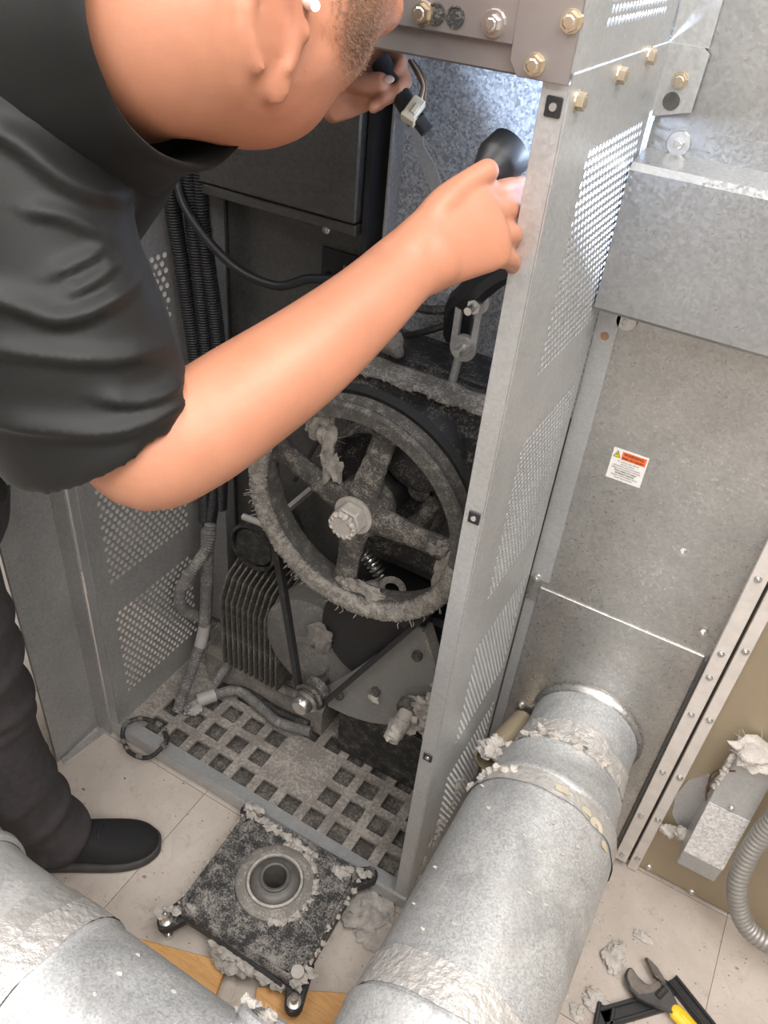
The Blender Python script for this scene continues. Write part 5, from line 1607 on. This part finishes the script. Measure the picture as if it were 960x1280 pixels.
def stubs(name, weight, n, length, mat, seed):
    co = get_co(body_me); no = normals(body_me)
    q = co - np.array(HO)
    hc = np.stack([q @ np.array(HR), q @ np.array(HF), q @ np.array(HU)], 1)
    w = weight(hc)
    rs = np.random.RandomState(seed)
    idx = rs.choice(len(co), n, p=w / w.sum())
    b = MB()
    vs, fs = [], []
    for k, i in enumerate(idx):
        p = V(co[i]) + V(rs.normal(0, 0.0012, 3))
        nn = V(no[i])
        d = (nn * 0.55 - HU * 0.6 + V(rs.normal(0, 0.25, 3))).normalized()
        a, c = frame_of(d)
        r = 0.00022
        o = len(vs)
        vs += [p + a * r, p - a * r * 0.5 + c * r, p - a * r * 0.5 - c * r, p + d * length * rs.uniform(0.6, 1.2)]
        fs += [(o, o + 1, o + 3), (o + 1, o + 2, o + 3), (o + 2, o, o + 3)]
    b.add(vs, fs)
    return stuff(b.build(name, mat, body, 0))
def beard_w(h):
    rr = np.linalg.norm(h, axis=1) < 0.17
    g = lambda v, m, s: np.exp(-((v - m) / s) ** 2)
    ax = np.abs(h[:, 0])
    side = np.clip((ax - 0.012) / 0.02, 0, 1)
    c = BEARD
    main = np.exp(-(((ax - c[0]) / 0.03) ** 2 + ((h[:, 1] - c[1]) / 0.022) ** 2 + ((h[:, 2] - c[2]) / 0.03) ** 2) ** 1.5)
    return rr * side * (main + 0.05 * g(h[:, 1], 0.06, 0.04) * g(h[:, 2], -0.07, 0.035))
_co = get_co(body_me)
_q = _co - np.array(EYE)
_z = _q @ np.array(CF)
_u = 480 + FPX * (_q @ np.array(CX)) / _z
_v = 640 + FPX * (_q @ np.array(CD)) / _z
_k = np.where((np.hypot(_u - 462, _v - 38) < 8) & (_z > 0.1))[0]
_i = _k[np.argmin(_z[_k])]
_d = V(_co[_i]) - HO
BEARD = (abs(_d.dot(HR)), _d.dot(HF), _d.dot(HU))
shell('hair', hair_test, 0.004, 'hair')
stubs('stubble', beard_w, 16000, 0.0022, 'stubble', 5)
b = MB(); b.cyl(tuple(hp(0.078, -0.006, -0.026)), tuple(hp(0.093, -0.008, -0.026)), 0.0042, 0.0036, 12)
b.build('earpiece', 'white_paper', body, 40)

# ---- shirt: torso, shoulder and wide short sleeve in one skin of cloth with modelled folds
SL = [(at(8, 130, 0.60), 0.082), (at(22, 230, 0.605), 0.081), (at(42, 330, 0.62), 0.083), (at(72, 420, 0.64), 0.089), (at(100, 490, 0.66), 0.0895), (at(114, 524, 0.668), 0.089)]
LS0 = V((-0.66, 0.67, 1.46))
def shirt():
    b = MB()
    rt = V((0.2, -0.98, 0))
    b.limb([((-1.03, 0.50, 0.90), 0.175, 0.135), ((-0.97, 0.50, 1.08), 0.165, 0.125), ((-0.80, 0.50, 1.28), 0.180, 0.130), (tuple(UPC), 0.170, 0.112), (tuple(NB * 0.6 + UPC * 0.4), 0.112, 0.100)], rt, 40)
    b.limb([(tuple(NB * 0.6 + UPC * 0.4), 0.088, 0.088), (tuple(at(50, 70, 0.60)), 0.080, 0.078), (tuple(at(12, 150, 0.60)), 0.082, 0.080)], rt, 32)
    # sleeve, open-ended look: flat end
    n = 56
    sm = spline([(*p, r) for p, r in SL], 8)
    vs, fs = [], []
    m = len(sm)
    for i, q in enumerate(sm):
        p = V(q[:3])
        t = (V(sm[min(i + 1, m - 1)][:3]) - V(sm[max(i - 1, 0)][:3])).normalized()
        if i == m - 1:
            t = t
        ff = (i / (m - 1)) ** 1.5
        t = (t * (1 - ff) + camv(0.31, 0.61, 0.73) * ff).normalized()
        u = (CX - t * CX.dot(t)).normalized()
        w = t.cross(u)
        for k in range(n):
            a = 2 * PI * k / n
            vs.append(p + (u * math.cos(a) + w * math.sin(a) * 0.92) * q[3])
    fs = [(i * n + k, i * n + (k + 1) % n, (i + 1) * n + (k + 1) % n, (i + 1) * n + k) for i in range(m - 1) for k in range(n)]
    fs += [tuple(range(n - 1, -1, -1)), tuple((m - 1) * n + k for k in range(n))]
    b.add(vs, fs)
    # left sleeve
    b.limb([((-0.65, 0.62, 1.445), 0.085, 0.08), (tuple(LS0), 0.074, 0.072), ((-0.735, 0.755, 1.462), 0.066, 0.062)], (0, 0, 1), 24)
    me = remeshed('shirt', b, 0.004, 9, 0.6)
    co = get_co(me)
    no = normals(me)
    e = np.array(EYE)
    q = co - e
    X_ = q @ np.array(CX); Y_ = q @ np.array(CD); Z_ = q @ np.array(CF)
    uu = 480 + FPX * X_ / Z_
    vv = 640 + FPX * Y_ / Z_
    # cloth folds: crescent ridges sagging round the arm, given by their place on the cloth (u across, v along the sleeve)
    d = np.zeros(len(co))
    def fold(pts, width, amp, taper=40):
        P = np.array(spline(pts, 10))
        best = np.full(len(co), 1e9)
        tt = np.zeros(len(co))
        sgn = np.zeros(len(co))
        for i in range(len(P) - 1):
            a, c = P[i], P[i + 1]
            ab = c - a
            L2 = ab @ ab
            t = np.clip(((uu - a[0]) * ab[0] + (vv - a[1]) * ab[1]) / L2, 0, 1)
            dx = uu - (a[0] + ab[0] * t); dy = vv - (a[1] + ab[1] * t)
            dd = np.hypot(dx, dy)
            k = dd < best
            best[k] = dd[k]; tt[k] = ((i + t) / (len(P) - 1))[k]; sgn[k] = np.sign(ab[0] * dy - ab[1] * dx)[k]
        w = np.where(sgn > 0, width * 0.55, width * 1.6)
        end = np.clip(np.minimum(tt, 1 - tt) * 6, 0.0, 1)
        d[:] = d + np.where(Z_ < 0.72, amp * np.exp(-(best / w) ** 2) * (0.25 + 0.75 * end), 0)
    fold([(-60, 360), (20, 385), (75, 402), (130, 385), (172, 352)], 13, 0.0085)
    fold([(80, 372), (120, 352), (150, 325)], 10, 0.005)
    fold([(60, 348), (110, 325), (135, 305)], 9, 0.004)
    fold([(-50, 430), (60, 448), (140, 452), (200, 440)], 11, 0.0065)
    fold([(120, 500), (170, 504), (210, 490), (226, 470)], 10, 0.006)
    fold([(-40, 520), (60, 538), (140, 542), (200, 520), (232, 492)], 12, 0.0085)
    fold([(180, 548), (215, 530), (240, 500)], 8, 0.005)
    fold([(-40, 150), (20, 185), (70, 225), (110, 245), (150, 250)], 14, 0.008)
    fold([(30, 265), (80, 275), (130, 300)], 10, 0.005)
    fold([(60, 75), (85, 110), (75, 140)], 8, 0.004)
    d += 0.0016 * np.array([noise.noise(V(p) * 14) for p in co])
    set_co(me, co + no * d[:, None])
    return link('shirt', me, 'shirt', person, 180)
sh = shirt()
# hem edge and collar
AXN = (at(222, 40, 0.545) - NB).normalized()
b = MB()
u0, w0 = frame_of(AXN, HR)
n, m = 64, 12
vs = []
prof = [(0.118, -0.070), (0.100, -0.040), (0.0915, -0.014), (0.0865, 0.008), (0.0850, 0.022), (0.0830, 0.025), (0.0805, 0.022), (0.0795, 0.004), (0.080, -0.05)]
cb = NB + AXN * 0.050
for i in range(n):
    a = 2 * PI * i / n
    dr = 0.0025 * noise.noise(V((math.cos(a) * 2, math.sin(a) * 2, 3)))
    for r, h in prof:
        r2 = r + dr
        vs.append(cb + u0 * (math.cos(a) * r2 * 0.95) + w0 * (math.sin(a) * r2 * 1.03) + AXN * (h + 0.010 * math.cos(a * 1 + 1.0) * 0.3))
k = len(prof)
b.add(vs, [(i * k + q, ((i + 1) % n) * k + q, ((i + 1) % n) * k + q + 1, i * k + q + 1) for i in range(n) for q in range(k - 1)])
b.build('collar', 'shirt', sh, 60, fix=True)

# ---- trousers
def trousers():
    b = MB()
    b.limb([((-1.02, 0.50, 0.98), 0.165, 0.125), ((-1.02, 0.50, 0.86), 0.17, 0.13)], V((0.4, -0.9, 0)), 32)
    b.limb([((-0.955, 0.455, 0.92), 0.105, 0.105), ((-0.950, 0.462, 0.70), 0.095, 0.095), ((-0.958, 0.474, 0.50), 0.084, 0.082), ((-0.954, 0.480, 0.33), 0.078, 0.078), ((-0.932, 0.502, 0.16), 0.066, 0.068), ((-0.912, 0.515, 0.085), 0.064, 0.067), ((-0.910, 0.517, 0.075), 0.060, 0.062)], (0.6, -0.8, 0), 32)
    b.limb([((-1.06, 0.58, 0.92), 0.105, 0.105), ((-1.16, 0.58, 0.70), 0.090, 0.090), ((-1.24, 0.57, 0.50), 0.074, 0.076), ((-1.27, 0.56, 0.33), 0.072, 0.074), ((-1.285, 0.545, 0.16), 0.066, 0.068), ((-1.285, 0.54, 0.085), 0.062, 0.064)], (0.6, -0.8, 0), 32)
    me = remeshed('trousers', b, 0.006, 6)
    co = get_co(me); no = normals(me)
    z = co[:, 2]
    d = np.zeros(len(co))
    for z0, tilt, w, a, ph in ((0.60, 0.5, 0.022, 0.008, 0.4), (0.53, -0.4, 0.02, 0.010, 1.0), (0.455, 0.35, 0.018, 0.006, 2.0), (0.25, 0.6, 0.02, 0.004, 1.2), (0.165, 0.7, 0.018, 0.007, 0.6), (0.115, -0.6, 0.014, 0.006, 2.2), (0.70, 0.3, 0.02, 0.006, 2.0)):
        ang = np.arctan2(co[:, 1] - 0.49, co[:, 0] + 0.95)
        d += a * np.exp(-((z - z0 - tilt * 0.06 * np.sin(ang + ph)) / w) ** 2)
    d += 0.003 * np.array([noise.noise(V(p) * 11) for p in co])
    set_co(me, co + no * d[:, None])
    return link('trousers', me, 'trousers', person, 180)
trousers()

# ---- shoes
def shoe(toe, direction):
    D = V(direction).normalized()
    Sd = V((D.y, -D.x, 0))
    L = 0.292
    heel = V(toe) - D * L
    st = [0, 0.03, 0.10, 0.22, 0.36, 0.50, 0.62, 0.74, 0.85, 0.93, 0.98, 1.0]
    hw = [0.016, 0.027, 0.034, 0.037, 0.038, 0.042, 0.047, 0.050, 0.047, 0.037, 0.022, 0.010]
    ht = [0.068, 0.092, 0.100, 0.104, 0.104, 0.096, 0.082, 0.068, 0.059, 0.051, 0.044, 0.038]
    def loft(name, mat, grow, z0, top, parent):
        b = MB()
        n = 20
        vs = []
        for s, w, h in zip(st, hw, ht):
            s2 = (s - 0.5) * (1 + grow * 2 / L) + 0.5
            for k in range(n):
                a = 2 * PI * k / n
                c, q = math.cos(a), math.sin(a)
                zz = (top if top else h)
                zc = z0 + (zz - z0) * (0.5 + 0.5 * math.copysign(abs(q) ** 0.75, q)) if not top else z0 + (zz - z0) * (0.5 + 0.5 * math.copysign(abs(q) ** 0.35, q))
                ww = (w + grow) * math.copysign(abs(c) ** (0.7 if not top else 0.8), c) * (1 if top else (1 - 0.28 * max(0, q)))
                vs.append(heel + D * (s2 * L) + Sd * (ww + 0.004 * math.sin(PI * s)) + V((0, 0, zc)))
        m = len(st)
        fs = [(i * n + k, i * n + (k + 1) % n, (i + 1) * n + (k + 1) % n, (i + 1) * n + k) for i in range(m - 1) for k in range(n)]
        fs += [tuple(range(n - 1, -1, -1)), tuple((m - 1) * n + k for k in range(n))]
        b.add(vs, fs)
        o = b.build(name, mat, parent, 60, fix=True)
        md = o.modifiers.new('sub', 'SUBSURF'); md.levels = md.render_levels = 1
        return o
    up = loft('shoe', 'shoe', 0.0, 0.016, None, person)
    so = loft('sole', 'sole', 0.004, 0.0, 0.026, up)
    b = MB()
    for k in range(4):
        s = 0.40 + 0.075 * k
        h = np.interp(s, st, ht)
        c = heel + D * (s * L) + V((0, 0, h + 0.0005))
        b.tube(spline([c - Sd * 0.022 + D * 0.004 - V((0, 0, .008)), c - Sd * 0.008 + V((0, 0, .001)), c + Sd * 0.010 - D * 0.006 + V((0, 0, .001)), c + Sd * 0.024 + D * 0.0 - V((0, 0, .008))], 5), 0.0022, 6)
    b.build('laces', 'black', up, 60)
shoe((-0.757, 0.637, 0), (0.79, 0.61, 0))
shoe((-1.12, 0.665, 0), (0.79, 0.61, 0))

# ---- things held
t = thing('flashlight', 'short black flashlight gripped between thumb and fingers, shining on the back sheet', 'flashlight', at(604, 216, 0.84))
fa = at(606, 218, 0.835)
fd = V((0.10, 0.30, 0.18)).normalized()
b = MB(); b.lathe([(0.0, -0.05), (0.015, -0.05), (0.016, -0.045), (0.016, 0.0), (0.024, 0.016), (0.0255, 0.02), (0.0255, 0.040), (0.0235, 0.040), (0.021, 0.034), (0.0, 0.030)], fa, fd, 32); b.build('body', 'black', t, 40, fix=True)
lens_m, nt, bs = new_mat('lamp_lens')
bs.inputs['Emission Color'].default_value = (0.8, 0.88, 1, 1)
bs.inputs['Emission Strength'].default_value = 6
b = MB(); b.lathe([(0.0, 0.0345), (0.0205, 0.0355)], fa, fd, 24); b.build('lens', lens_m, t, 40)
sp = bpy.data.lights.new('flashlight_beam', 'SPOT')
sp.energy = 9.5
sp.color = (0.62, 0.76, 1.0)
sp.spot_size = math.radians(158)
sp.spot_blend = 0.12
sp.shadow_soft_size = 0.018
so = bpy.data.objects.new('flashlight_beam', sp)
COL.objects.link(so)
so.parent = t
so.matrix_parent_inverse = t.matrix_basis.inverted()
so.matrix_basis = Matrix.Translation(fa + fd * 0.056) @ V((0.25, 0.30, 0.25)).to_track_quat('-Z', 'Y').to_matrix().to_4x4()

t = thing('wiring_harness', 'black tube with a cream plug and brown wires held in the far hand', 'harness', at(512, 130, 0.93))
b = MB(); b.cyl(at(476, 78, 0.935), at(520, 150, 0.935), 0.0125, 0.0115, 16); b.build('tube', 'black', t, 40)
b = MB(); b.cyl(at(523, 150, 0.935), at(534, 164, 0.937), 0.0085, 0.0085, 14); b.build('boot', 'rubber', t, 40)
ca = (at(508, 148, 0.925) - at(526, 122, 0.925)).normalized()
rot = Matrix((CX * 0.82 + CD * 0.57, ca, CF)).transposed()
b = MB(); b.box(at(517, 137, 0.922), (0.016, 0.027, 0.012), rot); pl = b.build('plug', 'cream_plastic', t, 0, 0.0015)
b = MB(); b.box(at(510, 149, 0.920), (0.018, 0.005, 0.014), rot); b.box(at(519, 136, 0.9155), (0.006, 0.012, 0.004), rot); b.build('latch', 'cream_plastic', pl, 0, 0.0008)
for k in range(3):
    b = MB(); b.tube(spline([at(524 + k * 3, 125, 0.923), at(528 + k * 2, 108, 0.925), at(521 + k * 3, 92, 0.93), at(512 + k * 2, 76, 0.945)], 6), 0.0022, 6)
    b.build('wire', 'wire_brown' if k != 1 else 'cream_plastic', t, 60)
b = MB(); b.prism([(-0.585, 1.425), (-0.575, 1.43), (-0.545, 1.385), (-0.540, 1.365), (-0.520, 1.345), (-0.500, 1.31), (-0.515, 1.30), (-0.54, 1.335), (-0.552, 1.36), (-0.565, 1.385)], (0, 1.10, 0), (1, 0, 0), (0, 0, 1), (0, 0.002, 0)); b.span(-0.575, -0.565, 1.10, 1.156, 1.39, 1.40)
b.build('latch_strip', 'galv', dryer, 0, fix=True)
